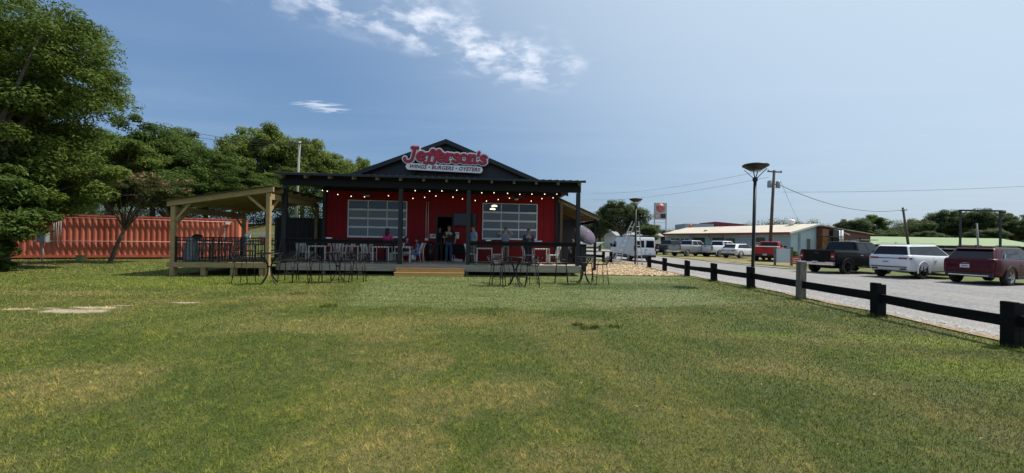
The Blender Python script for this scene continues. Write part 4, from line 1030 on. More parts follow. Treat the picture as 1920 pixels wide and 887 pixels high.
def body_hull(name, S, m, parent, wheels, wr, k=4, cut=.07):
    secs = []
    for (x, zb, zs, zd, wb, wm_, ws, wd) in (catmull(S, k) if k > 1 else S):
        h = zs - zb
        half = [(wb - .12, zb), (wb, zb + .07), (wm_ - .01, zb + h * .32), (wm_, zb + h * .62), (ws + (wm_ - ws) * .55, zb + h * .86), (ws, zs), ((ws + wd) / 2, zs + (zd - zs) * .72), (wd, zd), (wd * .5, zd + .015)]
        secs.append([(x, y, z) for y, z in half] + [(x, -y, z) for y, z in half[::-1]])
    n = len(secs[0]); vs = [p for s in secs for p in s]
    fs = [(i * n + j, i * n + (j + 1) % n, (i + 1) * n + (j + 1) % n, (i + 1) * n + j) for i in range(len(secs) - 1) for j in range(n)]
    fs += [tuple(range(n))[::-1], tuple((len(secs) - 1) * n + j for j in range(n))]
    b = MB(); b.add(vs, fs, True); me = b.mesh(name); me.materials.append(m); me.materials.append(CARIN)
    o = place(name, me, parent)
    cutm = MB()
    for wx in wheels:
        for s in (-1, 1):
            cutm.lathe([(.001, s * .58), (wr + cut, s * .58), (wr + cut, s * 1.3), (.001, s * 1.3)], 28, (wx, 0, wr), 'Y', True)
    cme = cutm.mesh('cutter'); cme.materials.append(CARIN); co = place('cutter', cme)
    md = o.modifiers.new('arches', 'BOOLEAN'); md.operation = 'DIFFERENCE'; md.object = co; md.solver = 'EXACT'
    try: md.material_mode = 'TRANSFER'
    except Exception: pass
    co.matrix_world = parent.matrix_world if parent else Matrix()
    co.parent = parent
    bpy.context.view_layer.update()
    dg = bpy.context.evaluated_depsgraph_get(); nm = bpy.data.meshes.new_from_object(o.evaluated_get(dg))
    o.modifiers.clear(); o.data = nm; nm.name = name; bpy.data.objects.remove(co); sharp(o, 38)
    return o
def side_at(S, x, z):
    S = sorted(S); xs_ = [q[0] for q in S]; i = max(0, min(len(S) - 2, int(np.searchsorted(xs_, x)) - 1)); k = (x - xs_[i]) / (xs_[i + 1] - xs_[i])
    _, zb, zs, zd, wb, wm_, ws, wd = [a + (b_ - a) * k for a, b_ in zip(S[i], S[i + 1])]; h = zs - zb
    zz_ = [zb, zb + .07, zb + h * .32, zb + h * .62, zb + h * .86, zs, zs + (zd - zs) * .72, zd]; yy_ = [wb - .12, wb, wm_ - .01, wm_, ws + (wm_ - ws) * .55, ws, (ws + wd) / 2, wd]
    return float(np.interp(z, zz_, yy_))
def seam(parent, S, x, s, z0, z1):
    b = MB(); zs_ = np.linspace(z0, z1, 9); p = [(side_at(S, x, z), z) for z in zs_]
    for (ya, za), (yb, zb_) in zip(p[:-1], p[1:]):
        b.quad((x - .006, s * (ya + .004), za), (x + .006, s * (ya + .004), za), (x + .006, s * (yb + .004), zb_), (x - .006, s * (yb + .004), zb_))
    return b.build('door_gap', SEAM, parent)
def cabin(name, parent, m, bot, top, bulge=.035, bev=.07, rw=1.0):
    xr, xf, zb, wb = bot; xr2, xf2, zt_, wt_ = top
    bm = bmesh.new()
    V_ = [bm.verts.new(p) for p in ((xr, wb * rw, zb), (xr, -wb * rw, zb), (xf, -wb, zb), (xf, wb, zb), (xr2, wt_ * rw, zt_ - (.05 if rw < 1 else 0)), (xr2, -wt_ * rw, zt_ - (.05 if rw < 1 else 0)), (xf2, -wt_, zt_ - .02), (xf2, wt_, zt_ - .02))]
    for f in ((0, 1, 2, 3), (7, 6, 5, 4), (0, 4, 5, 1), (1, 5, 6, 2), (2, 6, 7, 3), (3, 7, 4, 0)): bm.faces.new([V_[i] for i in f])
    bmesh.ops.recalc_face_normals(bm, faces=bm.faces)
    bmesh.ops.bevel(bm, geom=[e for e in bm.edges if max(v.co.z for v in e.verts) > zb + .05], offset=bev, segments=3, profile=.5, affect='EDGES')
    me = bpy.data.meshes.new(name); bm.to_mesh(me); bm.free(); me.materials.append(m)
    for v in me.vertices:
        if v.co.z > zt_ - .09:
            u = (v.co.x - xr2) / (xf2 - xr2); v.co.z += bulge * (4 * u * (1 - u) if 0 < u < 1 else 0)
    o = place(name, me, parent); sharp(o, 30)
    zq = zt_ - (.05 if rw < 1 else 0); rear = [Vector(p) for p in ((xr, wb * rw, zb), (xr, -wb * rw, zb), (xr2, -wt_ * rw, zq), (xr2, wt_ * rw, zq))]
    rgt = [Vector(p) for p in ((xr, -wb * rw, zb), (xf, -wb, zb), (xf2, -wt_, zt_), (xr2, -wt_ * rw, zq))]
    lft = [Vector(p) for p in ((xf, wb, zb), (xr, wb * rw, zb), (xr2, wt_ * rw, zq), (xf2, wt_, zt_))]
    frt = [Vector(p) for p in ((xf, -wb, zb), (xf, wb, zb), (xf2, wt_, zt_), (xf2, -wt_, zt_))]
    return o, rear, rgt, lft, frt
def on_face(name, fc, uv, m, parent, off=.006, th=.004):
    A, B, C_, D = fc; nrm = (B - A).cross(D - A).normalized()
    pts = [(A.lerp(B, u)).lerp(D.lerp(C_, u), v) + nrm * off for u, v in uv]
    b = MB(); n = len(pts); b.add(pts + [p - nrm * (off + .004) for p in pts], [tuple(range(n)), tuple(range(n, 2 * n))[::-1]] + [(i, n + i, n + (i + 1) % n, (i + 1) % n) for i in range(n)])
    return b.build(name, m, parent)
WHEELS = {}
def wheel(parent, x, y, r, w, rim, spokes=6, rr=.68):
    key = (round(r, 3), rim.name, spokes)
    if key not in WHEELS:
        b = MB(); b.lathe([(r * rr, -w / 2 + .01), (r * .93, -w / 2), (r, -w / 2 + .03), (r, w / 2 - .03), (r * .93, w / 2), (r * rr, w / 2 - .01)], 28, axis='Y'); t = b.mesh('tyre'); t.materials.append(TYRE)
        b = MB(); b.lathe([(r * rr, -w / 2 + .01), (r * rr * .92, -w / 2 + .015), (r * rr * .9, w / 2 - .06)], 28, axis='Y')
        b.lathe([(.001, -w / 2 + .02), (.05, -w / 2 + .02), (.06, -w / 2 + .05), (.06, w / 2 - .05)], 12, axis='Y')
        for k in range(spokes):
            a = 2 * math.pi * k / spokes; d = Vector((math.cos(a), 0, math.sin(a)))
            b.bar(d * .04 + Vector((0, -w / 2 + .04, 0)), d * r * rr * .95 + Vector((0, -w / 2 + .03, 0)), .03, .085, up=(0, 1, 0))
        rm = b.mesh('rim'); rm.materials.append(rim)
        b = MB(); b.lathe([(.001, 0), (r * rr * .9, 0), (r * rr * .9, .02), (.001, .02)], 20, axis='Y'); bk = b.mesh('brake_disc'); bk.materials.append(CARIN)
        WHEELS[key] = (t, rm, bk)
    t, rm, bk = WHEELS[key]
    o = place('wheel', t, parent, (x, y, r), (0, random.uniform(0, 1), 0 if y < 0 else math.pi))
    place('rim', rm, o); place('brake_disc', bk, o, (0, .02, 0))
    return o
def arch_trim(parent, x, s, r, yw, m, r2=.06):
    b = MB(); n = 16; ins, outs = [], []
    for i in range(n + 1):
        a = R(-12 + 204 * i / n); ins.append((x + (r + .055) * math.cos(a), r + (r + .055) * math.sin(a))); outs.append((x + (r + .055 + r2) * math.cos(a), r + (r + .055 + r2) * math.sin(a)))
    for i in range(n): b.prism([ins[i], ins[i + 1], outs[i + 1], outs[i]], (0, s * .05, 0), (0, s * (yw - .04), 0))
    return b.build('wheel_arch_trim', m, parent)
def vehicle(name, label, cat, x, y, phi, group=None):
    t = thing(name, label, cat, (x, y, gz(x, y) + .035), R(90 - phi), group); bpy.context.view_layer.update(); return t
def plate(parent, x, y, z, txt=True):
    p = MB().box((x, y, z), (.012, .31, .155)).build('license_plate', PLATE, parent)
    MB().box((x - .008, y, z - .005), (.004, .21, .06)).build('plate_print', mat('plate_print', (.2, .23, .33), .6), p)
    return p
def suv(label, x, y, phi, col, kind, group=None):
    P = {'big': dict(L=2.5, W=.98, H=1.84, wr=.42, wx=(-1.48, 1.55), clad=False, rim=RIMD), 'mid': dict(L=2.40, W=.95, H=1.76, wr=.40, wx=(-1.38, 1.44), clad=True, rim=RIMS), 'small': dict(L=2.27, W=.93, H=1.66, wr=.375, wx=(-1.32, 1.36), clad=True, rim=RIMS)}[kind]
    L, w, H, wr = P['L'], P['W'], P['H'], P['wr']; k = H / 1.78
    t = vehicle('parked_suv', label, 'car', x, y, phi, group)
    S = [(-L, .56 * k, 1.04 * k, 1.13 * k, w - .24, w - .19, w - .18, w - .24), (-L + .05, .44 * k, 1.11 * k, 1.20 * k, w - .13, w - .09, w - .10, w - .17), (-L + .3, .38 * k, 1.13 * k, 1.23 * k, w - .05, w - .01, w - .03, w - .09), (-L + 1.1, .34 * k, 1.13 * k, 1.21 * k, w - .03, w + .005, w - .03, w - .09),
         (0, .32 * k, 1.10 * k, 1.18 * k, w - .03, w, w - .03, w - .09), (1.0, .32 * k, 1.08 * k, 1.16 * k, w - .03, w + .005, w - .03, w - .11), (1.6, .34 * k, 1.06 * k, 1.15 * k, w - .04, w, w - .04, w - .18), (L - .25, .36 * k, .96 * k, 1.04 * k, w - .06, w - .03, w - .06, w - .25), (L - .05, .42 * k, .88 * k, .95 * k, w - .18, w - .14, w - .14, w - .3), (L, .5 * k, .78 * k, .84 * k, w - .3, w - .26, w - .26, w - .4)]
    body_hull('body', S, col, t, P['wx'], wr)
    rake = {'big': .27, 'mid': .40, 'small': .46}[kind]
    cb, rear, rgt, lft, frt = cabin('cabin', t, col, (-L + .09, 1.10, 1.155 * k, w - .07), (-L + .10 + rake, .22, H - .02, w - .25), .07, .11, .93)
    on_face('rear_window', rear, [(.035, .10), (.965, .10), (.94, .84), (.89, .89), (.11, .89), (.06, .84)], CGLASS, t)
    sw = {'big': [(.045, .36), (.38, .62), (.64, .93)], 'mid': [(.14, .33), (.35, .60), (.62, .93)], 'small': [(.15, .34), (.36, .62), (.64, .93)]}[kind]
    for fc, fl in ((rgt, False), (lft, True)):
        e0, e1 = sw[0][0] - .02, sw[-1][1] + .015
        band = [(e0, .06), (e1, .06), (e1 - .02, .88), (e0 + (.10 if kind != 'big' else .0), .88)]
        on_face('window_band', fc, [(1 - q, v) for q, v in band][::-1] if fl else band, BLACKM, t, .003)
        for i, (a, b_) in enumerate(sw):
            top_a = a + (.10 if i == 0 and kind != 'big' else 0.0); top_b = b_ - (.02 if i == 2 else 0)
            uv = [(a, .10), (b_, .10), (top_b, .84), (top_a, .84)]
            if fl: uv = [(1 - q, v) for q, v in uv][::-1]
            on_face('side_window', fc, uv, CGLASS, t)
    on_face('windscreen', frt, [(.06, .08), (.94, .08), (.92, .94), (.08, .94)], CGLASS, t)
    for wx in P['wx']:
        for s in (-1, 1):
            wheel(t, wx, s * (w - .12), wr, .24, P['rim'], 5)
            if P['clad']: arch_trim(t, wx, s, wr, w + .02, CLAD, .05)
            else: arch_trim(t, wx, s, wr, w + .015, col, .05)
    for s in (-1, 1):
        MB().box((0.05, s * (w - .02), .36 * k), (P['wx'][1] - P['wx'][0] - 2 * wr - .15, .05, .14 if P['clad'] else .06)).build('sill', CLAD, t)
        for xx in (-.62, .32, 1.12 if kind != 'small' else 1.0):
            seam(t, S, xx, s, .42 * k, 1.12 * k)
        for xx in (-.45, .5): MB().box((xx, s * (side_at(S, xx, .93 * k) + .012), .93 * k), (.2, .03, .03)).build('door_handle', CHROME if kind == 'big' else col, t)
        MB().box((1.02, s * (w + .07), 1.16 * k), (.12, .22, .14)).build('mirror', col, t, bevel=.03)
        MB().bar((-L + .65, s * (w - .33), H + .055), (.25, s * (w - .33), H + .05), .03, .03).build('roof_rail', CHROME if kind == 'big' else CLAD, t)
    rx = -L
    if kind == 'big':
        for s in (-1, 1): MB().box((rx + .025, s * (w - .36), 1.05 * k), (.10, .36, .085)).build('tail_light', TAILR, t, bevel=.015); MB().box((rx + .13, s * (w - .085), 1.05 * k), (.24, .10, .085), (0, 0, s * R(-16))).build('tail_light', TAILR, t, bevel=.015)
        MB().box((rx + .01, 0, 1.05 * k), (.06, 1.0, .035)).build('light_bar', CLAD, t)
        MB().box((rx - .005, 0, .60 * k), (.06, 1.55, .045)).build('bumper_trim', CLAD, t)
        for s in (-1, 1): MB().box((rx + .02, s * (w - .36), .49 * k), (.10, .26, .08)).build('exhaust_tip', CLAD, t, bevel=.02)
        plate(t, rx - .006, .12, .86 * k); MB().box((rx - .004, -.42, .72 * k), (.01, .16, .03)).build('badge', CHROME, t); MB().box((rx - .004, .55, .72 * k), (.01, .08, .03)).build('badge', CHROME, t)
    elif kind == 'mid':
        for s in (-1, 1):
            for dy in (.0, .14): MB().box((rx + .045, s * (w - .17 - dy), .92 * k), (.09, .05, .28)).build('tail_light', mat('tail_lamp_dim', (.11, .005, .009), .2, coat=.3), t, bevel=.012)
        MB().box((rx + .01, 0, .47 * k), (.12, 2 * w - .35, .20)).build('lower_bumper', CLAD, t, bevel=.02); MB().box((rx - .03, 0, .44 * k), (.05, 1.3, .035)).build('skid_trim', CHROME, t)
        plate(t, rx - .006, .12, .86 * k); MB().box((rx - .005, .10, 1.0 * k), (.012, .26, .03)).build('badge', CHROME, t)
        for s in (-1, 1): MB().bar((-.95 - L * .28, s * (w - .105), 1.24 * k), (-.78 - L * .28, s * (w - .16), 1.42 * k), .012, .035).build('quarter_trim', CHROME, t)
    else:
        for s in (-1, 1): MB().box((rx + .03, s * (w - .26), .93 * k), (.10, .34, .075)).build('tail_light', TAILR, t, bevel=.012); MB().box((rx + .035, s * (w - .40), .85 * k), (.09, .05, .12)).build('tail_light', TAILR, t)
        MB().box((rx + .0, 0, .93 * k), (.07, 1.1, .03)).build('light_bar', CLAD, t)
        MB().box((rx + .01, 0, .45 * k), (.12, 2 * w - .3, .24)).build('lower_bumper', CLAD, t, bevel=.02); plate(t, rx - .006, .0, .74 * k)
    MB().box((-L + .62, 0, H + .05), (.14, .04, .06), taper=.5).build('roof_fin', CLAD if kind != 'mid' else BLACKM, t)
    sp_ = MB(); sp_.box((-L + rake + .02, 0, H - .03), (.22, 2 * (w - .32), .04), (0, R(4), 0)); sp_.build('roof_spoiler', col, t, bevel=.012)
    return t
def pickup(label, x, y, phi, col, group=None, cover=None, chrome=True, rim=RIMS, dark_rear=False):
    t = vehicle('parked_pickup', label, 'truck', x, y, phi, group); L, w, wr = 2.92, 1.0, .42
    S = [(-L, .66, 1.28, 1.36, w - .05, w - .02, w - .02, w - .05), (-L + .06, .56, 1.30, 1.38, w - .04, w, w - .015, w - .05), (-L + .6, .52, 1.31, 1.38, w - .03, w + .01, w - .01, w - .05), (-.95, .46, 1.31, 1.38, w - .03, w + .01, w - .01, w - .05), (-.6, .44, 1.27, 1.34, w - .03, w + .01, w - .02, w - .07), (.6, .44, 1.25, 1.33, w - .03, w + .005, w - .02, w - .08), (1.3, .46, 1.22, 1.32, w - .03, w + .01, w - .03, w - .13), (2.0, .48, 1.20, 1.30, w - .03, w + .01, w - .03, w - .2), (L - .2, .5, 1.14, 1.24, w - .05, w - .01, w - .05, w - .25), (L - .03, .55, 1.02, 1.14, w - .1, w - .06, w - .08, w - .3), (L, .62, .9, 1.0, w - .16, w - .12, w - .14, w - .36)]
    wx = (-1.80, 1.92); body_hull('body', S, col, t, wx, wr, k=3, cut=.08)
    cb, rear, rgt, lft, frt = cabin('cabin', t, col, (-.88, 1.55, 1.28, w - .06), (-.74, .80, 1.93, w - .25), .03, .06)
    on_face('rear_window', rear, [(.07, .16), (.93, .16), (.91, .86), (.09, .86)], CGLASS, t)
    for fc, fl in ((rgt, False), (lft, True)):
        for a, b_ in ((.06, .44), (.48, .90)):
            uv = [(a, .12), (b_, .12), (b_ - .01, .84), (a + .01, .84)]
            if fl: uv = [(1 - q, v) for q, v in uv][::-1]
            on_face('side_window', fc, uv, CGLASS, t)
    on_face('windscreen', frt, [(.06, .08), (.94, .08), (.92, .94), (.08, .94)], CGLASS, t)
    for q in wx:
        for s in (-1, 1): wheel(t, q, s * (w - .13), wr, .27, rim, 6); arch_trim(t, q, s, wr + .01, w + .02, CLAD if dark_rear else col, .045)
    if cover:
        MB().b2(-L + .05, -.92, -w + .08, w - .08, 1.40, 1.45).build('bed_cover', cover, t, bevel=.015)
    else:
        b = MB(); b.b2(-L + .09, -.95, -w + .14, w - .14, 1.394, 1.400); b.build('bed_liner', CARIN, t)
        for s in (-1, 1): MB().b2(-L + .02, -.9, s * (w - .10) - .04, s * (w - .10) + .04, 1.385, 1.43).build('bed_rail_cap', CLAD, t)
        MB().b2(-L + .0, -L + .08, -w + .15, w - .15, 1.37, 1.425).build('tailgate_cap', CLAD, t)
    MB().box((-L - .004, 0, 1.02), (.03, 1.56, .62)).build('tailgate', col, t, bevel=.012)
    MB().box((-L - .022, 0, 1.24), (.012, .26, .08)).build('tailgate_handle', CLAD, t)
    for s in (-1, 1):
        tl = MB().box((-L + .03, s * (w - .12), 1.06), (.12, .20, .44)).build('tail_light', TAILR, t, bevel=.02)
        MB().box((-L - .034, s * (w - .12), 1.04), (.006, .12, .09)).build('reverse_lens', TAILW, tl)
        for xx in (-.80, .10, 1.05): seam(t, S, xx, s, .50, 1.24)
        for xx in (-.62, .32): MB().box((xx, s * (side_at(S, xx, 1.12) + .012), 1.12), (.2, .03, .035)).build('door_handle', CHROME if chrome else col, t)
        MB().box((1.02, s * (w + .12), 1.42), (.13, .26, .2)).build('mirror', CLAD, t, bevel=.03)
        MB().box((.1, s * (w - .0), .42), (2.2, .1, .05)).build('side_step', CHROME if chrome else CLAD, t)
    MB().box((-L - .10, 0, .60), (.16, 1.1, .18)).build('rear_bumper', CHROME if chrome else CLAD, t, bevel=.03)
    for s in (-1, 1): MB().box((-L - .07, s * .76, .62), (.18, .46, .20)).build('bumper_corner', CHROME if chrome else CLAD, t, bevel=.03)
    plate(t, -L - .186, .0, .66)
    MB().b2(-2.3, 2.2, -.45, .45, .30, .5).build('chassis', CARIN, t); MB().tube([(-1.8, -.75, wr), (-1.8, .75, wr)], .06).build('rear_axle', CARIN, t)
    return t
maroon = paint('maroon', (.060, .005, .012)); white = paint('white', (.72, .73, .75)); blackp = paint('black', (.004, .0045, .0055)); silver = paint('silver', (.32, .335, .35), .5); red_ = paint('red', (.42, .012, .02)); navy = paint('navy', (.018, .026, .045))
def off(x, y, phi, back, right):   # centre of a car from the ground point of its rear right corner
    f = Vector((math.sin(R(phi)), math.cos(R(phi)))); r = Vector((f.y, -f.x)); p = Vector((x, y)) + f * back - r * right
    return p.x, p.y
G1 = 'vehicles parked nose to the grass along the gravel road'
PH = 72
suv('dark red SUV parked at the right edge of the gravel road', *off(21.7, 17.1, PH, 2.35, .95), PH, maroon, 'mid', G1)
suv('white SUV with dark rear window parked beside the dark red one', *off(20.7, 19.9, PH, 2.5, .98), PH, white, 'big', G1)
pickup('black crew cab pickup parked beside the white SUV', *off(18.85, 22.4, PH, 2.9, 1.0), PH, blackp, G1, None, True, RIMD, True)
suv('black car partly hidden between the white and the dark red SUV', 27.2, 25.2, 20, blackp, 'small', G1)
G2 = 'vehicles parked in front of the pale blue building'
pickup('red pickup with pale bed cover parked behind the lamp post', *off(24.9, 36.0, 42, 2.9, 1.0), 42, red_, G2, mat('cover_cream', (.62, .56, .45), .7), False)
suv('small white SUV parked left of the red pickup', *off(24.6, 42.2, 62, 2.27, .93), 62, white, 'small', G2)
pickup('white crew cab pickup parked behind the small white SUV', *off(23.7, 45.3, 64, 2.9, 1.0), 64, white, G2)
pickup('silver grey pickup parked left of the white pickup', *off(19.8, 45.0, 64, 2.9, 1.0), 64, silver, G2)
pickup('dark blue pickup partly hidden behind the white van', *off(19.0, 49.5, 66, 2.9, 1.0), 66, navy, G2)

def van(label, x, y, phi):
    t = vehicle('cargo_van', label, 'van', x, y, phi); L, w, wr = 2.75, .98, .36; WP = paint('van_white', (.70, .71, .73))
    S = [(-L, .50, 1.15, 2.00, w - .06, w - .03, w - .03, w - .17), (-L + .05, .46, 1.15, 2.08, w - .03, w, w - .01, w - .15), (-1, .42, 1.15, 2.10, w - .02, w + .01, w, w - .14), (.9, .42, 1.15, 2.10, w - .02, w + .01, w, w - .14), (1.3, .42, 1.14, 2.02, w - .02, w + .01, w, w - .15), (1.75, .42, 1.13, 1.62, w - .02, w + .01, w - .01, w - .19), (2.05, .42, 1.08, 1.32, w - .03, w, w - .03, w - .22), (2.45, .44, .98, 1.14, w - .08, w - .05, w - .08, w - .3), (2.7, .48, .84, .94, w - .25, w - .2, w - .2, w - .4)]
    wx = (-1.65, 1.65); body_hull('body', S, WP, t, wx, wr, k=1, cut=.06)
    for q in wx:
        for s in (-1, 1): wheel(t, q, s * (w - .12), wr, .22, RIMS, 6)
    for s in (-1, 1):
        MB().prism([(.06, 1.22), (.80, 1.20), (.76, 1.80), (.10, 1.82)], (-.012, 0, 0), (-L - .002, 0, 0), (0, s, 0)).build('rear_window', CGLASS, t)
        MB().box((-L + .03, s * (w - .055), 1.15), (.10, .10, .42)).build('tail_light', TAILR, t, bevel=.015)
        fc = [Vector((.95, s * (w + .012), 1.18)), Vector((1.85, s * (w + .006), 1.16)), Vector((1.45, s * (w - .10), 1.80)), Vector((.98, s * (w - .095), 1.84))]
        if s > 0: fc = [fc[1], fc[0], fc[3], fc[2]]
        on_face('cab_window', fc, [(0, 0), (1, 0), (1, 1), (0, 1)], CGLASS, t, .012)
        for xx in (.86, -.55): seam(t, S, xx, s, .48, 1.95)
        MB().box((1.72, s * (w + .14), 1.38), (.12, .2, .30)).build('mirror', CLAD, t, bevel=.03)
        MB().box((0, s * w, .56), (2.6, .04, .12)).build('side_trim', CLAD, t)
        MB().box((-L - .005, s * .42, .82), (.02, .78, .62)).build('rear_door', WP, t, bevel=.008)
    MB().box((-L - .018, 0, 1.12), (.012, .014, 1.4)).build('door_gap', SEAM, t); MB().box((-L - .02, -.12, 1.02), (.03, .12, .05)).build('door_handle', CLAD, t)
    MB().box((-L - .05, 0, .50), (.16, 1.86, .20)).build('rear_bumper', CLAD, t, bevel=.03); plate(t, -L - .02, -.45, .70)
    MB().b2(-2.4, 2.3, -.6, .6, .28, .45).build('chassis', CARIN, t)
    rk = MB()
    for xx in (-2.2, -1.0, .2): rk.tube([(xx, -.72, 2.08), (xx, -.72, 2.22), (xx, .72, 2.22), (xx, .72, 2.08)], .02, 6)
    for yy in (-.7, .7): rk.tube([(-2.4, yy, 2.24), (.5, yy, 2.24)], .02, 6)
    rk.build('roof_rack', BLACKM, t)
    ld = MB(); ld.bar((-2.5, .15, 2.28), (.6, .15, 2.28), .03, .07); ld.bar((-2.5, .5, 2.28), (.6, .5, 2.28), .03, .07)
    for i in range(10): ld.tube([(-2.35 + i * .3, .15, 2.28), (-2.35 + i * .3, .5, 2.28)], .014, 6)
    o = ld.build('ladder', ALU, t); tag(o, 'aluminium ladder lying on the white van roof rack')
van('white cargo van with black rear windows parked beyond the wood chips', *off(12.15, 32.4, -8, 2.75, .98), -8)

LADM = mat('ladder_aluminium', (.48, .48, .47), .45, metal=.3)
# aluminium step ladder
t = thing('step_ladder', 'tall aluminium folding ladder standing open on the wood chips', 'ladder', (8.35, 26.6, 0), R(0))
def flight(a0, a1, b0, b1, nm):
    b = MB(); a0, a1, b0, b1 = map(Vector, (a0, a1, b0, b1)); b.bar(a0, a1, .035, .095, (0, 1, 0)).build(nm + '_rail', ALU, t) if False else None
    for p, q in ((a0, a1), (b0, b1)): MB().bar(p, q, .05, .085, (0, 1, 0)).build('side_rail', LADM, t)
    for i in range(1, 9): k = i / 9.2; MB().bar(a0.lerp(a1, k), b0.lerp(b1, k), .06, .035).build('rung', LADM, t)
flight((-1.50, -.3, .03), (-.10, -.2, 3.0), (-.88, .15, .03), (.22, .15, 3.0), 'front')
flight((.28, -.25, .03), (.10, -.2, 3.04), (.78, .3, .03), (.46, .2, 3.04), 'rear')
for x_, y_ in ((-1.50, -.3), (-.88, .15), (.28, -.25), (.78, .3)): MB().box((x_, y_, .03), (.10, .12, .06)).build('foot', CLAD, t)
MB().bar((-1.62, -.34, .10), (-.76, .19, .10), .09, .05).build('stabiliser', ALU, t)
# ------------------------------------------------------------------ people (local: facing -y, feet at z = 0)
SKIN = mat('skin', (.46, .27, .19), .55); SKIND = mat('skin_tan', (.33, .185, .12), .55); SHOE = mat('shoe', (.03, .027, .025), .6)
def skin_mesh(name, verts, edges, rad, m, parent, root=0, sub=2):
    me = bpy.data.meshes.new(name); me.from_pydata([tuple(v) for v in verts], edges, []); o = place(name, me, parent)
    sk = o.modifiers.new('skin', 'SKIN'); sk.use_smooth_shade = True
    for i, r in enumerate(rad):
        d = me.skin_vertices[0].data[i]; d.radius = (r if isinstance(r, tuple) else (r, r)); d.use_root = (i == root)
    sb = o.modifiers.new('sub', 'SUBSURF'); sb.levels = sub; sb.render_levels = sub
    bpy.context.view_layer.update(); dg = bpy.context.evaluated_depsgraph_get()
    nm = bpy.data.meshes.new_from_object(o.evaluated_get(dg)); o.modifiers.clear(); o.data = nm; nm.name = name; nm.materials.clear(); nm.materials.append(m)
    nm.polygons.foreach_set('use_smooth', [True] * len(nm.polygons)); bpy.data.meshes.remove(me)
    return o
def person(label, loc, rz, shirt, trousers, hair, H=1.76, sit=False, arms=None, long_sleeve=False, long_hair=False, skin=SKIN, shoe=SHOE, group=None, head_turn=0, shorts=False, hold=None, bulk=1.0, female=False):
    t = thing('person', label, 'person', loc, rz, group); s = H / 1.76
    pz = .50 if sit else .95
    def P(x, y, z): return Vector((x * s, y * s, z * s))
    up = pz - .95
    J = dict(pelvis=P(0, 0, pz), spine=P(0, .01, 1.15 + up), chest=P(0, .0, 1.33 + up), neck=P(0, .01, 1.48 + up), head0=P(0, -.01, 1.56 + up), head1=P(0, -.02, 1.64 + up), head2=P(0, -.01, 1.71 + up))
    sw = .165 if female else .185
    for n_, sx in (('L', -1), ('R', 1)):
        J['sh' + n_] = P(sx * sw * bulk, .01, 1.42 + up)
        el, wr_ = (arms or {}).get(n_, ((sx * .27, .03, 1.14), (sx * .27, -.06, .90)))
        J['el' + n_] = P(el[0], el[1], el[2] + up); J['wr' + n_] = P(wr_[0], wr_[1], wr_[2] + up); J['ha' + n_] = J['wr' + n_] + (J['wr' + n_] - J['el' + n_]).normalized() * .07 * s
        J['hip' + n_] = P(sx * .085, 0, pz - .06)
        if sit: J['kn' + n_] = P(sx * .12, -.42, pz + .0); J['an' + n_] = P(sx * .12, -.44, .09); J['to' + n_] = P(sx * .13, -.60, .035)
        else: J['kn' + n_] = P(sx * .105, -.02, .50); J['an' + n_] = P(sx * .115, .02, .085); J['to' + n_] = P(sx * .14, -.14, .035)
    order = ['pelvis', 'spine', 'chest', 'neck', 'head0', 'head1', 'head2'] + [k + n_ for n_ in 'LR' for k in ('sh', 'el', 'wr', 'ha', 'hip', 'kn', 'an', 'to')]
    ix = {k: i for i, k in enumerate(order)}
    E = [(0, 1), (1, 2), (2, 3), (3, 4), (4, 5), (5, 6)]
    for n_ in 'LR': E += [(ix['chest'], ix['sh' + n_]), (ix['sh' + n_], ix['el' + n_]), (ix['el' + n_], ix['wr' + n_]), (ix['wr' + n_], ix['ha' + n_]), (0, ix['hip' + n_]), (ix['hip' + n_], ix['kn' + n_]), (ix['kn' + n_], ix['an' + n_]), (ix['an' + n_], ix['to' + n_])]
    b_ = bulk
    rad = dict(pelvis=(.145 * b_, .105 * b_), spine=(.135 * b_, .10 * b_), chest=(.15 * b_, .11 * b_), neck=.058, head0=.06, head1=(.078, .098), head2=(.066, .085), sh=.058, el=.042, wr=.029, ha=.032, hip=.082, kn=.056, an=.038, to=.034)
    rr = [tuple(q * s for q in (rad.get(k) or rad[k[:-1]])) if isinstance(rad.get(k) or rad[k[:-1]], tuple) else (rad.get(k) or rad[k[:-1]]) * s for k in order]
    V_ = [J[k] for k in order]
    for n_, sx in (('L', -1), ('R', 1)):      # fingers: short chains rooted in the palm
        d = (J['ha' + n_] - J['wr' + n_]).normalized(); side = d.cross(Vector((0, 1, 0.01))).normalized(); curl = side.cross(d)
        for k in range(5):
            o = len(V_)
            if k < 4:
                q = J['ha' + n_] + side * (k - 1.5) * .019 * s; L_ = (.055, .068, .064, .048)[k] * s
                V_ += [q, q + d * L_ * .6 + curl * .006, q + d * L_ + curl * .026 * s]
            else:
                q = J['wr' + n_].lerp(J['ha' + n_], .4) + side * .03 * s; V_ += [q, q + side * .025 * s + d * .025 * s, q + side * .03 * s + d * .055 * s]
            E += [(o, o + 1), (o + 1, o + 2)]; rr += [.0085, .0085, .0075]
    body = skin_mesh('body', V_, E, rr, skin, t)
    f = MB(); hz = J['head1']
    f.ball(hz + P(0, -.105, -.005), .016 * s, 8, 6, (.8, 1.1, 1.4))
    for sx in (-1, 1): f.ball(hz + P(sx * .085, .0, -.01), .025 * s, 8, 6, (.4, .8, 1.2))
    f.build('nose_and_ears', skin, body)
    f = MB()
    for sx in (-1, 1): f.ball(hz + P(sx * .03, -.092, .015), .010 * s, 8, 6)
    f.build('eyes', BLACKM, body); MB().ball(hz + P(0, -.09, -.045), .02 * s, 8, 5, (1.2, .5, .3)).build('mouth', mat('lip', (.25, .09, .08), .6), body)
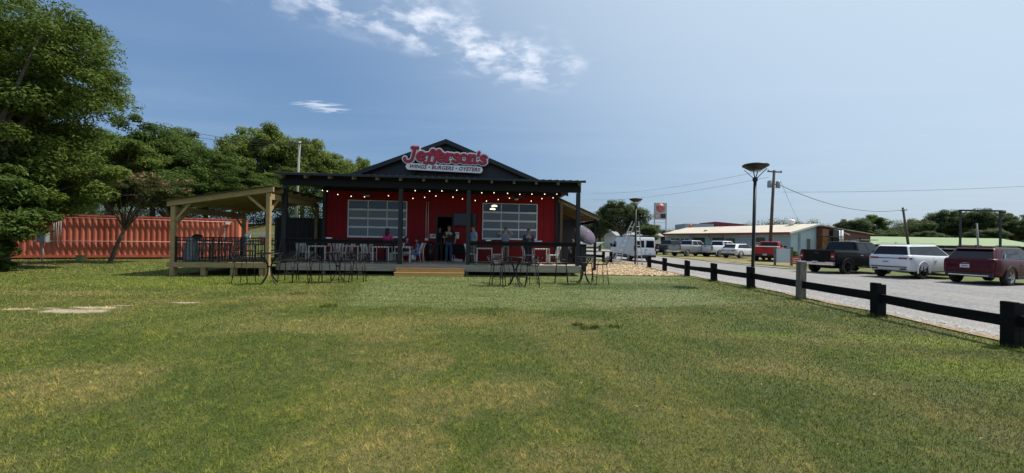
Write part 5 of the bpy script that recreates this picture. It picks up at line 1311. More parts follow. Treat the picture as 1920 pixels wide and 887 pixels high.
    # clothes
    def sub(keys, edges, grow, m, nm, root):
        ids = {k: i for i, k in enumerate(keys)}; vs = [J[k] for k in keys]
        r_ = []
        for k in keys:
            q = rad.get(k) or rad.get(k[:-1]) or .05
            r_.append(tuple((a + grow) * s for a in q) if isinstance(q, tuple) else (q + grow) * s)
        return skin_mesh(nm, vs, [(ids[a], ids[b]) for a, b in edges], r_, m, t, ids[root])
    for n_ in 'LR':
        k = 1.0 if long_sleeve else .72
        J['slv' + n_] = J['sh' + n_].lerp(J['el' + n_], k); J['cuf' + n_] = J['el' + n_].lerp(J['wr' + n_], .92)
        J['hem' + n_] = J['hip' + n_].lerp(J['kn' + n_], .95); J['leg' + n_] = J['kn' + n_].lerp(J['an' + n_], .95)
    J['waist'] = J['pelvis'] + Vector((0, 0, -.05 * s)); J['collar'] = J['chest'].lerp(J['neck'], .8)
    rad.update(slv=.05, cuf=.034, hem=.062, leg=.05, waist=(.150 * b_, .11 * b_), collar=.06)
    ks = ['waist', 'spine', 'chest', 'collar'] + [k + n_ for n_ in 'LR' for k in (('sh', 'slv', 'cuf') if long_sleeve else ('sh', 'slv'))]
    ed = [('waist', 'spine'), ('spine', 'chest'), ('chest', 'collar')]
    for n_ in 'LR':
        ed += [('chest', 'sh' + n_), ('sh' + n_, 'slv' + n_)] + ([('slv' + n_, 'cuf' + n_)] if long_sleeve else [])
    sub(ks, ed, .022, shirt, 'shirt', 'spine')
    ks = ['pelvis'] + [k + n_ for n_ in 'LR' for k in (('hip', 'hem') if shorts else ('hip', 'kn', 'leg'))]
    ed = []
    for n_ in 'LR': ed += [('pelvis', 'hip' + n_)] + ([('hip' + n_, 'hem' + n_)] if shorts else [('hip' + n_, 'kn' + n_), ('kn' + n_, 'leg' + n_)])
    sub(ks, ed, .019, trousers, 'shorts' if shorts else 'trousers', 'pelvis')
    for n_ in 'LR': skin_mesh('shoe', [J['an' + n_] + P(0, .03, -.045), J['an' + n_].lerp(J['to' + n_], .5), J['to' + n_]], [(0, 1), (1, 2)], [.046 * s, .045 * s, .042 * s], shoe, t, 0, 2)
    h = MB(); h.ball(hz + P(0, .036, .05), .100 * s, 14, 8, (.88, .98, .92))
    if long_hair: h.ball(hz + P(0, .06, -.10), .12 * s, 14, 8, (.95, .72, 1.9))
    h.build('hair', hair, t)
    if hold is not None: hold(t, J, s)
    return t
HB = mat('hair_black', (.010, .009, .009), .5); HBR = mat('hair_brown', (.05, .028, .018), .6)
DENIM = mat('denim_blue', (.035, .055, .115), .8); KHAKI = mat('khaki_cloth', (.26, .225, .17), .85); BLKC = mat('black_cloth', (.012, .012, .013), .85); NAVYC = mat('navy_cloth', (.018, .024, .055), .8)
BLUEP = mat('pale_blue_cloth', (.21, .36, .52), .8); GREYC = mat('grey_cloth_shirt', (.19, .19, .22), .85); PINKC = mat('hot_pink_cloth', (.55, .03, .16), .8); WHITC = mat('white_cloth', (.68, .67, .66), .8); PINKP = mat('pale_pink_cloth', (.62, .42, .42), .8); LBLUE = mat('mid_blue_cloth', (.12, .2, .42), .8)
PHONE = mat('phone_black', (.01, .01, .012), .2)
def phone_at(nm):
    def go(t, J, s):
        p = J['ha' + nm]; o = MB().box(p + Vector((0, -.03, .05)), (.075, .012, .15), (R(-25), 0, 0)).build('held_phone', PHONE, t); return o
    return go
GP = 'people on the porch'
v = 2.1; u = u_at(842, v)
person('man in black shirt and blue jeans standing before the doorway', W(u, v), AL + R(4), BLKC, DENIM, HBR, 1.80, arms={'L': ((-.27, -.02, 1.15), (-.06, -.24, 1.22)), 'R': ((.33, .05, 1.15), (.27, .02, .93))}, bulk=1.14, group=GP, hold=phone_at('L'))
v = 2.85; u = u_at(823, v)
person('dim figure in dark clothes standing in the open doorway', W(u, v + .35), AL + R(-12), BLKC, mat('dark_trousers', (.045, .04, .033), .85), HB, 1.74, skin=SKIND, group=GP)
v = 1.55; u = u_at(888, v)
person('man in pale blue polo shirt and khaki trousers beside the porch post', W(u, v), AL + R(-62), BLUEP, KHAKI, HBR, 1.78, group=GP)
v = .95; u = u_at(948, v)
person('man in grey shirt with both hands raised to his head', W(u, v), AL, GREYC, KHAKI, HBR, 1.70, arms={'L': ((-.36, -.03, 1.46), (-.13, -.08, 1.63)), 'R': ((.36, -.03, 1.46), (.13, -.08, 1.63))}, group=GP)
v = .75; u = u_at(991, v)
person('man in navy shirt looking down at a phone behind the railing', W(u, v), AL + R(3), NAVYC, NAVYC, HB, 1.66, arms={'L': ((-.25, -.04, 1.12), (-.04, -.26, 1.14)), 'R': ((.25, -.04, 1.12), (.05, -.26, 1.14))}, long_sleeve=True, skin=SKIND, bulk=1.1, group=GP, hold=phone_at('R'))
v = 1.45; u = u_at(726, v)
person('seated woman in hot pink top with long black hair', W(u, v + .1, DECK + .32), AL + R(165), PINKC, BLKC, HB, 1.70, sit=True, long_hair=True, female=True, long_sleeve=True, arms={'L': ((-.24, -.08, 1.12), (-.14, -.3, 1.10)), 'R': ((.24, -.08, 1.12), (.14, -.3, 1.10))}, group=GP)
t = bthing('high_stool', 'tall dark stool under the woman in hot pink', 'stool'); MB().b2(u - .18, u + .18, v - .1, v + .25, DECK + .66, DECK + .70).build('seat', BLACKW, t)
for a in (-.15, .15):
    for b_ in (-.07, .21): MB().b2(u + a - .02, u + a + .02, v + b_ - .02, v + b_ + .02, DECK, DECK + .66).build('leg', BLACKW, t)
v = 1.75; u = u_at(757, v)
person('seated woman in dark top half hidden by the porch post', W(u + .12, v + .1), AL + R(70), mat('dark_top', (.05, .05, .065), .8), WHITC, HB, 1.62, sit=True, long_hair=True, female=True, group=GP, arms={'L': ((-.24, -.08, 1.12), (-.10, -.28, 1.16)), 'R': ((.24, -.08, 1.12), (.10, -.28, 1.16))})
v = 1.75; u = u_at(783, v)
person('seated woman in blue and white with dark hair nearest the doorway', W(u, v), AL + R(-70), LBLUE, mat('blue_skirt', (.09, .15, .33), .8), HB, 1.52, sit=True, long_hair=True, female=True, group=GP, shorts=True, arms={'L': ((-.22, -.06, 1.12), (-.12, -.26, 1.08)), 'R': ((.22, -.06, 1.12), (.10, -.28, 1.08))})
wchair(W(u_at(786, 1.8), 1.85), AL + R(-80), 'pale metal chair under the woman in blue and white', 'pale porch chairs')
v = 2.4; u = u_at(1074, v)
person('seated person in pale pink top left of the purple umbrella', W(u, v), AL + R(10), PINKP, BLKC, HBR, 1.62, sit=True, group=GP, skin=SKIND, arms={'L': ((-.26, -.06, 1.16), (-.08, -.2, 1.36)), 'R': ((.24, -.08, 1.12), (.08, -.26, 1.12))})
t = bthing('wooden_stool', 'dark stool under the person in pale pink', 'stool'); MB().b2(u - .18, u + .18, v - .15, v + .2, DECK + .40, DECK + .44).build('seat', BLACKW, t)
for a in (-.15, .15):
    for b_ in (-.12, .16): MB().b2(u + a - .02, u + a + .02, v + b_ - .02, v + b_ + .02, DECK, DECK + .40).build('leg', BLACKW, t)
# patio umbrella, tilted, and black cabinet under it
t = thing('garden_umbrella', 'tilted purple grey umbrella at the right end of the porch', 'umbrella', W(13.55, 1.6, 1.86)); t.rotation_euler = (R(40), R(30), 0)
UMB = mat('umbrella_purple', (.125, .095, .14), .75, spec=.2); UMB2 = mat('umbrella_dark', (.045, .042, .055), .75)
n = 8; rimr, hgt = .60, .27
for k in range(n):
    a0, a1 = 2 * math.pi * k / n, 2 * math.pi * (k + 1) / n; rows = []
    for i in range(6):
        q = i / 5; r_ = rimr * math.sin(q * 1.35) / math.sin(1.35); z_ = hgt * (math.cos(q * 1.35) - math.cos(1.35)) / (1 - math.cos(1.35)); mid = .955 + .045 * (1 - q)
        rows.append([(r_ * math.cos(a0), r_ * math.sin(a0), z_), (r_ * mid * math.cos((a0 + a1) / 2), r_ * mid * math.sin((a0 + a1) / 2), z_ + .012 * q), (r_ * math.cos(a1), r_ * math.sin(a1), z_)])
    vs = [p for rw in rows for p in rw]; fs = [(i * 3 + j, i * 3 + j + 1, i * 3 + j + 4, i * 3 + j + 3) for i in range(5) for j in range(2)]
    MB().add(vs, fs, False).build('canopy_panel', UMB if k not in (4, 5) else UMB2, t)
    MB().bar((0, 0, hgt - .02), (rimr * math.cos(a0), rimr * math.sin(a0), -.01), .01, .01).build('rib', BLACKM, t)
MB().tube([(0, 0, hgt + .05), (0, 0, -.95)], .014, 8).build('shaft', ALU, t)
t = bthing('black_cabinet', 'black painted timber cabinet under the purple umbrella', 'cabinet')
u0_, u1_ = 13.05, 13.65
MB().b2(u0_, u1_, 1.7, 2.3, .02, 1.40).build('carcass', BLACKW, t); MB().b2(u0_ - .03, u1_ + .03, 1.67, 2.33, 1.402, 1.44).build('top', BLACKW, t)
for k in range(2): MB().b2(u0_ + .03 + k * .28, u0_ + .28 + k * .28, 1.68, 1.698, .08, 1.34).build('door', BLACKM, t)
# ------------------------------------------------------------------ left background: containers, meter box, pylon
RUST = mat('container_red', (.62, .185, .115), .7, spec=.2, col2=(.46, .112, .068), vscale=1.6, stretch=(1, 1, .22), bump=.15, bscale=20)
def corrugated(parent, name, x0, x1, y, z0, z1, m, pitch=.28, depth=.036, end=False, flip=1):
    """trapezoid sheet along x at y, bulging to -y"""
    b = MB(); pts = []; x = x0
    while x < x1 - 1e-6:
        for dx, dy in ((0, 0), (.07, 0), (.07 + .068, -depth), (.07 + .068 + .072, -depth)): pts.append((min(x + dx, x1), y + dy * flip))
        x += pitch
    pts.append((x1, y)); n = len(pts)
    b.add([(px, py, z0) for px, py in pts] + [(px, py, z1) for px, py in pts], [(i, i + 1, n + i + 1, n + i) for i in range(n - 1)])
    return b.build(name, m, parent)
def container(label, loc, rz, L, m, H=2.59, Wd=2.44):
    t = thing('shipping_container', label, 'container', loc, rz)
    corrugated(t, 'side_wall', .16, L - .16, 0, .15, H - .06, m)
    corrugated(t, 'side_wall', .16, L - .16, Wd, .15, H - .06, m, flip=-1)
    for nm, z0, z1, e in (('bottom_rail', .0, .16, .0), ('top_rail', H - .08, H, .0)):
        MB().b2(.16, L - .16, -.045, .03, z0, z1).build(nm, m, t); MB().b2(.16, L - .16, Wd - .03, Wd + .045, z0, z1).build(nm, m, t)
    for x in (0, L - .16):
        for y in (-.05, Wd - .11): MB().b2(x, x + .16, y, y + .16, 0, H).build('corner_post', m, t)
    for x in (.05, L - .09): MB().b2(x, x + .04, .1, Wd - .1, .02, H - .03).build('end_wall', m, t)
    MB().b2(.0, L, -.02, Wd + .02, H - .012, H + .012).build('roof', m, t)
    for x in (.5, L * .35, L * .68, L - .6): MB().b2(x - .2, x + .2, .0, .3, -.14, -.002).build('support_block', mat('block_grey', (.25, .24, .22), .9), t)
    return t
rz = math.atan2(4.1, 9.8); ex, ey = -18.75, 26.4
cl_ = 12.19; cx0, cy0 = ex - cl_ * math.cos(rz), ey - cl_ * math.sin(rz)
ct = container('long faded red corrugated shipping container behind the trees', (cx0, cy0, gz(-24, 24) + .10), rz, cl_, RUST)
MB().tube([(2.2, -.09, .98), (6.5, -.09, 1.0), (11.9, -.09, .98)], .028, 6).build('conduit_pipe', mat('pipe_pinkish', (.62, .36, .32), .5), ct)
MB().tube([(3.0, -.10, 2.40), (7.5, -.10, 2.40), (11.8, -.10, 2.38)], .024, 6).build('conduit_pipe', mat('pipe_pinkish', (.62, .36, .32), .5), ct)
MB().b2(11.45, 11.7, -.14, -.05, 2.22, 2.42).build('flood_light', WHITEP, ct)
FADE = mat('faded_mark', (.66, .52, .46), .8)
for i in range(5): MB().b2(11.36, 11.44, -.048, -.043, 1.15 + i * .17, 1.27 + i * .17).build('faded_marking', FADE, ct)
for k in range(4): MB().tube([(3.05 + k * .10, -.10, .75), (3.05 + k * .10, -.10, 2.5)], .02, 6).build('riser_pipe', mat('pipe_grey', (.30, .29, .28), .5), ct)
MB().b2(1.9, 2.4, -.06, -.045, 1.95, 2.4).build('faded_patch', FADE, ct)
mx, my = px_ground(85, 491); mx, my = -25.6, 21.0
t = thing('meter_box', 'grey electrical box on a slim post before the red container', 'electrical box', (mx, my, gz(mx, my)))
MB().b2(-.25, .25, -.1, .1, 1.05, 1.6).build('cabinet', mat('box_grey', (.24, .26, .25), .6), t, bevel=.015); MB().tube([(-.05, 0, -.2), (.02, 0, 1.06)], .035, 8).build('post', mat('post_grey', (.33, .31, .27), .7), t)
MB().b2(-.22, .22, -.115, -.102, 1.08, 1.57).build('door', mat('box_grey', (.24, .26, .25), .6), t)
hx, hy = -25.6 + 1.2, 21.8
t = thing('utility_stub', 'small yellow green utility box at the foot of the red container', 'utility box', (hx, hy, gz(hx, hy)))
MB().b2(-.16, .16, -.12, .12, -.05, .30).build('housing', mat('stub_green', (.30, .29, .10), .8), t); MB().b2(-.18, .18, -.14, .14, .30, .34).build('lid', mat('stub_lid', (.22, .22, .09), .8), t)
rx_, ry_ = -27.6, 19.6
t = thing('trimmed_bush', 'small dark round bush at the left lawn edge', 'bush', (-20.6, 15.6, 0))
bc = container('black painted corrugated container behind the pavilion', (*W(-3.05, 5.3).xy, .02), AL, 6.06, mat('container_black', (.012, .013, .015), .6, var=.3, vscale=2), 2.62)
py_x, py_y = W(-3.4, 14)[0], W(-3.4, 14)[1]
t = thing('striped_pylon', 'slim pylon of white yellow and dark stripes beyond the black container', 'pylon', (py_x + .2, py_y, gz(py_x, py_y)), AL)
for k, (c_, w_) in enumerate(((WHITEP, .22), (mat('stripe_dark', (.05, .05, .06), .6), .12), (mat('stripe_yellow', (.72, .42, .10), .6), .16), (mat('stripe_dark', (.05, .05, .06), .6), .12), (WHITEP, .10))):
    x_ = sum((.22, .12, .16, .12, .10)[:k]); MB().b2(x_, x_ + w_ - .002, 0, .3, -.3, 4.6).build('stripe', c_, t)

# guard rail on the bank
t = thing('guard_rail', 'pale metal guard rail on the grass bank behind the container', 'guard rail')
pts = [Vector((x, 33 - .42 * (x + 19), 0)) for x in np.arange(-34, -9, 2.5)]
for p in pts: p.z = gz(p.x, p.y)
for a, b_ in zip(pts[:-1], pts[1:]): MB().bar(a + Vector((0, 0, .6)), b_ + Vector((0, 0, .6)), .04, .22).build('beam', ALU, t)
for p in pts: MB().box(p + Vector((0, .08, .3)), (.1, .1, .8)).build('post', ALU, t)

# ------------------------------------------------------------------ right background buildings
BLUEW = mat('pale_blue_wall', (.34, .42, .45), .75, var=.1, vscale=1.5, stretch=(1, 1, .3)); CREAM = mat('cream_metal_roof', (.62, .55, .43), .55, col2=(.52, .44, .33), vscale=1.2, stretch=(1, .3, 1)); REDF = mat('red_fascia', (.26, .03, .03), .6)
BRICK = mat('rusty_brick', (.22, .09, .055), .9, col2=(.13, .055, .038), vscale=5); TIN = mat('dull_tin', (.33, .33, .33), .5, metal=.4, var=.25, vscale=3)
bz = -.05
bb = thing('pale_blue_building', 'long low pale blue building with cream metal roof and red fascia', 'building', (26.5, 66.0, bz), R(-72.5))
LB = 21.5; RID = 4.12; DP = 9.0
for i in range(43):
    MB().b2(i * .5, i * .5 + .494, 0, .06, -.8, 2.95).build('siding_panel', BLUEW, bb)
for i in range(18):
    yy = .07 + i * .495; zt0, zt1 = [2.95 + (RID - 2.95) * (1 - abs(q - DP / 2) / (DP / 2)) - .06 for q in (yy, yy + .489)]
    MB().prism([(yy, -.8), (yy + .489, -.8), (yy + .489, zt1), (yy, zt0)], (.08, 0, 0), (LB - .08, 0, 0), (0, 1, 0)).build('gable_panel', mat('gable_sunlit_blue', (.50, .58, .62), .75, var=.08, vscale=2), bb)  # same blue wall; sunlight on this end is put into the paler colour
MB().b2(0, .08, .07, DP, -.8, 2.9).build('gable_wall', BLUEW, bb); MB().b2(.1, LB - .1, DP - .1, DP, -.8, 2.9).build('rear_wall', BLUEW, bb)
for i in range(35):
    a = -.4 + i * .635; MB().prism([(-.55, 2.96), (DP / 2, RID), (DP / 2, RID + .05), (-.55, 3.01)], (.62, 0, 0), (a, 0, 0), (0, 1, 0)).build('roof_sheet', CREAM, bb)
MB().prism([(DP / 2 + .01, RID), (DP + .5, 2.96), (DP + .5, 3.01), (DP / 2 + .01, RID + .05)], (LB + .75, 0, 0), (-.4, 0, 0), (0, 1, 0)).build('roof', CREAM, bb)
MB().b2(-.4, LB + .3, -.60, -.555, 2.76, 3.03).build('fascia', REDF, bb)
for s_g, y0_, y1_ in ((1, -.55, DP / 2), (-1, DP / 2, DP + .5)):
    z0_, z1_ = (2.94, RID) if s_g > 0 else (RID, 2.94)
    MB().prism([(y0_, z0_ - .14), (y1_, z1_ - .14), (y1_, z1_ + .03), (y0_, z0_ + .03)], (.04, 0, 0), (LB + .36, 0, 0), (0, 1, 0)).build('rake_board', mat('rake_pale', (.60, .60, .58), .7), bb)
DKW = mat('dark_window', (.015, .017, .02), .15, spec=.7)
for a, b_, z0, z1, kind in ((1.2, 3.2, 1.0, 2.2, 'w'), (3.5, 5.2, 1.0, 2.2, 'w'), (6.2, 8.4, .05, 2.3, 'd'), (10.0, 11.9, .05, 2.3, 'd'), (12.4, 13.7, .9, 2.2, 'k'), (17.0, 18.3, 1.0, 2.4, 'ac')):
    fr = MB(); fr.b2(a - .06, b_ + .06, -.05, -.004, z0 - .06, z1 + .06); o = fr.build('window' if kind != 'd' else 'porch_opening', mat('trim_pale', (.5, .53, .54), .6) if kind in ('w', 'ac') else DARKIN, bb)
    MB().b2(a, b_, -.065, -.054, z0, z1).build('pane', DKW, o)
    if kind == 'w': MB().b2((a + b_) / 2 - .04, (a + b_) / 2 + .04, -.08, -.068, z0, z1).build('mullion', WHITEP, o)
    if kind == 'ac': MB().b2(a + .35, b_ - .25, -.45, -.07, z0 + .02, z0 + .48).build('air_conditioner', WHITEP, o); MB().b2(a, b_, -.08, -.068, (z0 + z1) / 2 - .03, (z0 + z1) / 2 + .03).build('mullion', WHITEP, o)
for q in (6.0, 9.6, 12.1): MB().bar((q, -.02, 2.0), (q, -.5, 2.8), .05, .06).build('bracket', REDF, bb)
fr = MB().b2(LB + .002, LB + .03, 2.55, 3.25, .9, 2.35).build('side_window', mat('trim_pale', (.5, .53, .54), .6), bb); MB().b2(LB + .032, LB + .04, 2.62, 3.18, .97, 2.28).build('pane', DKW, fr)
MB().b2(LB + .002, LB + .05, 1.2, 1.55, -.6, 2.9).build('wall_pilaster', mat('pilaster_blue', (.25, .32, .36), .75), bb)
MB().lathe([(.001, 0), (.28, 0), (.28, .25), (.42, .35), (.42, .65), (.25, .8), (.001, .85)], 14, (18.6, 4.0, RID - .15)).build('roof_vent', ALU, bb)
MB().lathe([(.001, 0), (.3, .05), (.35, .3), (.001, .32)], 12, (7.5, 1.2, 3.3)).build('roof_dish', WHITEP, bb)
# rusty annex standing before the right half of the gable
an = thing('brick_annex', 'rusty brick and tin annex with flues right of the blue building', 'building', (37.2, 46.3, -.25), R(20))
MB().prism([(0, -.8), (9.6, -.8), (9.6, 3.15), (0, 3.95)], (0, 1.6, 0)).build('wall', BRICK, an); MB().prism([(-.2, 4.02), (9.9, 3.17), (9.9, 3.27), (-.2, 4.12)], (0, 2.1, 0), (0, -.35, 0)).build('roof', mat('rust_roof', (.25, .12, .09), .8, col2=(.4, .38, .36), vscale=2), an)
MB().b2(.15, 1.3, -.12, -.003, -.6, 3.7).build('brick_pier', mat('orange_brick', (.36, .16, .085), .9, var=.2, vscale=6), an); MB().b2(1.4, 2.5, -.5, -.003, -.6, 3.55).build('tank', CLAD, an)
for q in (2.75, 3.35): MB().tube([(q, -.3, -.5), (q, -.3, 3.6)], .15, 10).build('flue', ALU, an)
MB().b2(-1.7, 4.0, -2.0, -.52, 2.72, 2.80).build('awning', CLAD, an)
for q in (-1.6, 3.9): MB().b2(q - .05, q + .05, -1.95, -1.85, -.8, 2.72).build('awning_post', CLAD, an)
MB().b2(3.9, 6.0, -.8, -.01, 1.5, 2.4).build('tin_panel', TIN, an); MB().b2(7.2, 8.0, -.06, -.003, .6, 2.0).build('window', DKW, an); MB().b2(5.4, 9.4, -.9, -.0, 2.44, 2.54).build('tin_canopy', TIN, an)
for q in (.15, .6, 2.2): MB().tube([(q, .5, 3.6), (q, .5, 4.6 - q * .15)], .04, 6).build('vent_pipe', CLAD, an)
# filling station canopy + sign behind
st = thing('filling_station', 'far filling station with grey canopy band and dark red parapet', 'building', (36.0, 80, -.3), R(-4))
GREYB = mat('canopy_grey', (.30, .33, .36), .6); MAROON = mat('parapet_maroon', (.16, .012, .03), .6)
MB().b2(0, 5.8, 0, 6, 4.6, 5.7).build('canopy', GREYB, st); MB().b2(.3, .7, .5, .9, 0, 4.6).build('column', GREYB, st); MB().b2(5.0, 5.4, .5, .9, 0, 4.6).build('column', GREYB, st)
MB().prism([(6.0, 4.2), (20.5, 4.2), (20.5, 5.0), (6.0, 6.2)], (0, 8, 0), (0, -.1, 0)).build('parapet', MAROON, st); MB().b2(6.2, 20.3, .1, 7.8, 0, 4.19).build('wall', GREYB, st)
ORG = mat('sign_orange', (.72, .12, .03), .5); BLU = mat('sign_blue', (.012, .03, .20), .5)
MB().lathe([(.001, -.02), (.36, -.02), (.36, .02)], 20, (1.15, 0, 5.2), 'Y').build('round_logo', ORG, st)
sx_, sy_ = (1237.5 - 960) / F_PX * 72, 72
t = thing('pole_sign', 'tall two legged filling station sign with orange disc and blue numerals', 'sign', (sx_, sy_, gz(sx_, sy_)))
hz_ = lambda py: EYE + (452.4 - py) * 72 / F_PX
GR = mat('sign_grey', (.40, .42, .43), .6)
for s in (-1, 1): MB().b2(s * 1.08 - .07, s * 1.08 + .07, -.08, .08, -.3, hz_(410)).build('leg', GR, t)
MB().b2(-1.16, 1.16, -.15, .15, hz_(410), hz_(379)).build('cabinet', GR, t)
MB().b2(-1.01, 1.01, -.05, .05, hz_(415.5) - .05, hz_(415.5)).build('cross_bar', GR, t)
c_ = hz_(388.5); MB().lathe([(.001, -.19), (.80, -.19), (.80, -.14)], 28, (0, 0, c_), 'Y').build('disc', ORG, t)
me = text_mesh('76', 1.12, .01, .25, .055); me.materials.append(WHITEP); place('numeral_outline', me, t, (0, -.205, c_), (R(90), 0, 0))
me = text_mesh('76', 1.12, .01, .25, .022); me.materials.append(BLU); place('numerals', me, t, (0, -.222, c_), (R(90), 0, 0))
MB().b2(-.95, -.22, -.17, -.151, hz_(407.5), hz_(400.5)).build('price_panel', mat('price_orange', (.62, .22, .12), .5), t); MB().b2(-.02, .95, -.17, -.151, hz_(407.5), hz_(399.5)).build('price_screen', mat('price_dark', (.02, .02, .045), .3), t)
for i in range(2): MB().b2(-.9, -.27, -.178, -.172, hz_(403 + i * 3), hz_(402 + i * 3)).build('price_line', WHITEP, t)
# green roofed building
gb = thing('green_roofed_building', 'long low building with pale green roof beyond the parked cars', 'building', (61.5, 68, -2.55), R(1))
GRF = mat('pale_green_roof', (.22, .29, .15), .7, spec=.2, var=.06, vscale=1); MB().b2(0, 31, 0, 9, 0, 4.3).build('wall', mat('dark_wall', (.035, .028, .03), .8), gb)
for i in range(21): MB().prism([(-1.8, 4.22), (5, 5.72), (5, 5.78), (-1.8, 4.28)], (1.53, 0, 0), (-.5 + i * 1.55, 0, 0), (0, 1, 0)).build('roof_sheet', GRF, gb)
MB().prism([(5.02, 5.72), (11, 4.3), (11, 4.36), (5.02, 5.78)], (32.5, 0, 0), (-.5, 0, 0), (0, 1, 0)).build('roof', GRF, gb)
for i in range(7): MB().b2(1.5 + i * 3.7, 3.0 + i * 3.7, -.05, -.003, 1.6, 3.4).build('window', mat('maroon_door', (.12, .03, .035), .5) if i % 2 else DKW, gb)
for i in range(8): MB().b2(.2 + i * 3.7, .35 + i * 3.7, -1.5, -1.35, -.2, 4.27).build('canopy_post', BLACKM, gb)
# black gallows frame and grey pole
gfx = 47; k_ = gfx / F_PX
t = thing('gantry_frame', 'black steel gantry frame with knee braces rising behind the dark red SUV', 'frame', ((1838 - 960) * k_, gfx, gz((1838 - 960) * k_, gfx)))
hw_ = 2.45; top_ = EYE + (461.5 - 396) * k_ - gz((1838 - 960) * k_, gfx)
for s in (-1, 1): MB().b2(s * hw_ - .08, s * hw_ + .08, -.08, .08, -.3, top_).build('post', BLACKM, t); MB().bar((s * hw_, 0, top_ - .75), (s * (hw_ - .75), 0, top_), .06, .06).build('knee_brace', BLACKM, t)
MB().b2(-hw_ - .12, hw_ + .12, -.1, .1, top_, top_ + .2).build('beam', BLACKM, t)
def upole(name, label, px, y, ztop, lean, r=.13, m=None):
    x = (px - 960) / F_PX * y; t = thing(name, label, 'utility pole', (x, y, gz(x, y))); t.rotation_euler = (0, lean, 0)
    MB().tube([(0, 0, -.5), (0, 0, ztop * .5), (0, 0, ztop)], [r * 1.15, r, r * .8], 10).build('pole', m or mat('pole_wood', (.10, .075, .06), .9, var=.3, vscale=5, stretch=(3, 3, .3)), t); return t
upole('plain_pole', 'plain grey pole standing between the gantry posts', 1837, 52, 5.9, R(-4), .10, mat('pole_grey', (.30, .29, .27), .8))
tp = upole('utility_pole', 'tall wooden utility pole with two transformers behind the lamp post', 1443, 40, 9.4, R(2.4), .15)
MB().b2(-.75, .75, -.14, -.05, 9.15, 9.28).build('crossarm', mat('arm_wood', (.16, .13, .10), .9), tp)
for q in (-.65, .65): MB().lathe([(.02, 9.28), (.05, 9.3), (.04, 9.42), (.001, 9.44)], 8, (q, -.1, 0)).build('insulator', GR, tp)
for q in (-.42, .45): MB().lathe([(.001, 7.55), (.2, 7.56), (.22, 7.7), (.22, 8.2), (.16, 8.28), (.001, 8.3)], 12, (q, -.05, 0)).build('transformer', TIN, tp); MB().b2(min(q, 0), max(q, 0), -.05, .05, 7.9, 7.98).build('bracket', CLAD, tp)
lp = upole('leaning_utility_pole', 'leaning dark utility pole rising above the green roof', 1709, 55, 8.2, R(-9), .15)
MB().b2(-.45, .45, -.14, -.05, 7.7, 7.8).build('crossarm', mat('arm_wood', (.16, .13, .10), .9), lp)
fp = upole('utility_pole', 'distant pale utility pole with crossarm above the trees on the left', 554, 36, 8.45, R(1.5), .12, mat('pole_grey', (.30, .29, .27), .8))
MB().b2(-1.0, 1.15, -.12, -.03, 8.2, 8.3).build('crossarm', mat('arm_wood', (.16, .13, .10), .9), fp)
for q in (-.9, -.6, .35, .6, .85, 1.1): MB().lathe([(.02, 8.3), (.06, 8.33), (.05, 8.47), (.001, 8.5)], 8, (q, -.08, 0)).build('insulator', CLAD, fp)
def at_px(px, py, y): return Vector(((px - 960) / F_PX * y, y, EYE + (448 + .016 * (px - 960) - py) * y / F_PX))
def wire(label, a, b_, sag, r=.016):
    q = [a.lerp(b_, k / 14) - Vector((0, 0, sag * 4 * (k / 14) * (1 - k / 14))) for k in range(15)]
    o = MB().tube(q, r, 5, False).build('overhead_wire', mat('wire_dark', (.03, .03, .033), .6)); tag(o, label, 'wire', 'overhead wires')
wire('overhead wire sagging from the transformer pole to the leaning pole', at_px(1457, 345, 40), at_px(1700, 392, 55), 1.3, .03)
wire('overhead wire running right from the transformer pole across the sky', at_px(1465, 360, 40), at_px(2100, 338, 42), .35, .016)
wire('faint overhead wire left of the transformer pole, upper', at_px(1440, 318, 40), at_px(1110, 362, 95), .8, .014)
wire('faint overhead wire left of the transformer pole, lower', at_px(1440, 332, 40), at_px(1110, 374, 95), .8, .014)
wire('overhead wires bundle running left from the distant pale pole', at_px(556, 272, 36), at_px(180, 206, 30), .5, .016)
wire('second overhead wire running left from the distant pale pole', at_px(540, 274, 36), at_px(180, 217, 30), .5, .016)
wire('third overhead wire running left from the distant pale pole', at_px(548, 271, 36), at_px(430, 252, 34), .15, .016)
wire('guy wire slanting down right of the distant pale pole', at_px(561, 278, 36), at_px(585, 330, 36), 0, .014)
wire('thin drop wire from the transformer pole to the cream roof', at_px(1462, 338, 40), at_px(1500, 420, 49), .2, .012)
# board on posts and small red yard sign
ix_, iy_ = 21.6, 30.6
t = thing('notice_board', 'blank white board between two grey timber posts beside the red pickup', 'board', (ix_, iy_, gz(ix_, iy_)), R(-25))
for q in (-.55, .55): MB().b2(q - .08, q + .08, -.06, .06, -.3, 1.5).build('post', GREYPOST, t)
MB().b2(-.47, .47, -.02, .02, .25, 1.35).build('panel', mat('board_white', (.66, .69, .72), .5), t)
t = thing('yard_sign', 'small red and white yard sign on the grass by the blank board', 'sign', (22.3, 30.2, gz(22.3, 30.2)), R(-20))
MB().b2(-.28, .28, -.01, .01, .15, .75).build('panel', mat('yard_red', (.60, .10, .07), .6), t)
for i in range(3): MB().b2(-.2, .2, -.016, -.012, .28 + i * .15, .33 + i * .15).build('print_line', WHITEP, t)
for q in (-.22, .22): MB().tube([(q, 0, -.1), (q, 0, .16)], .008, 5).build('stake', ALU, t)
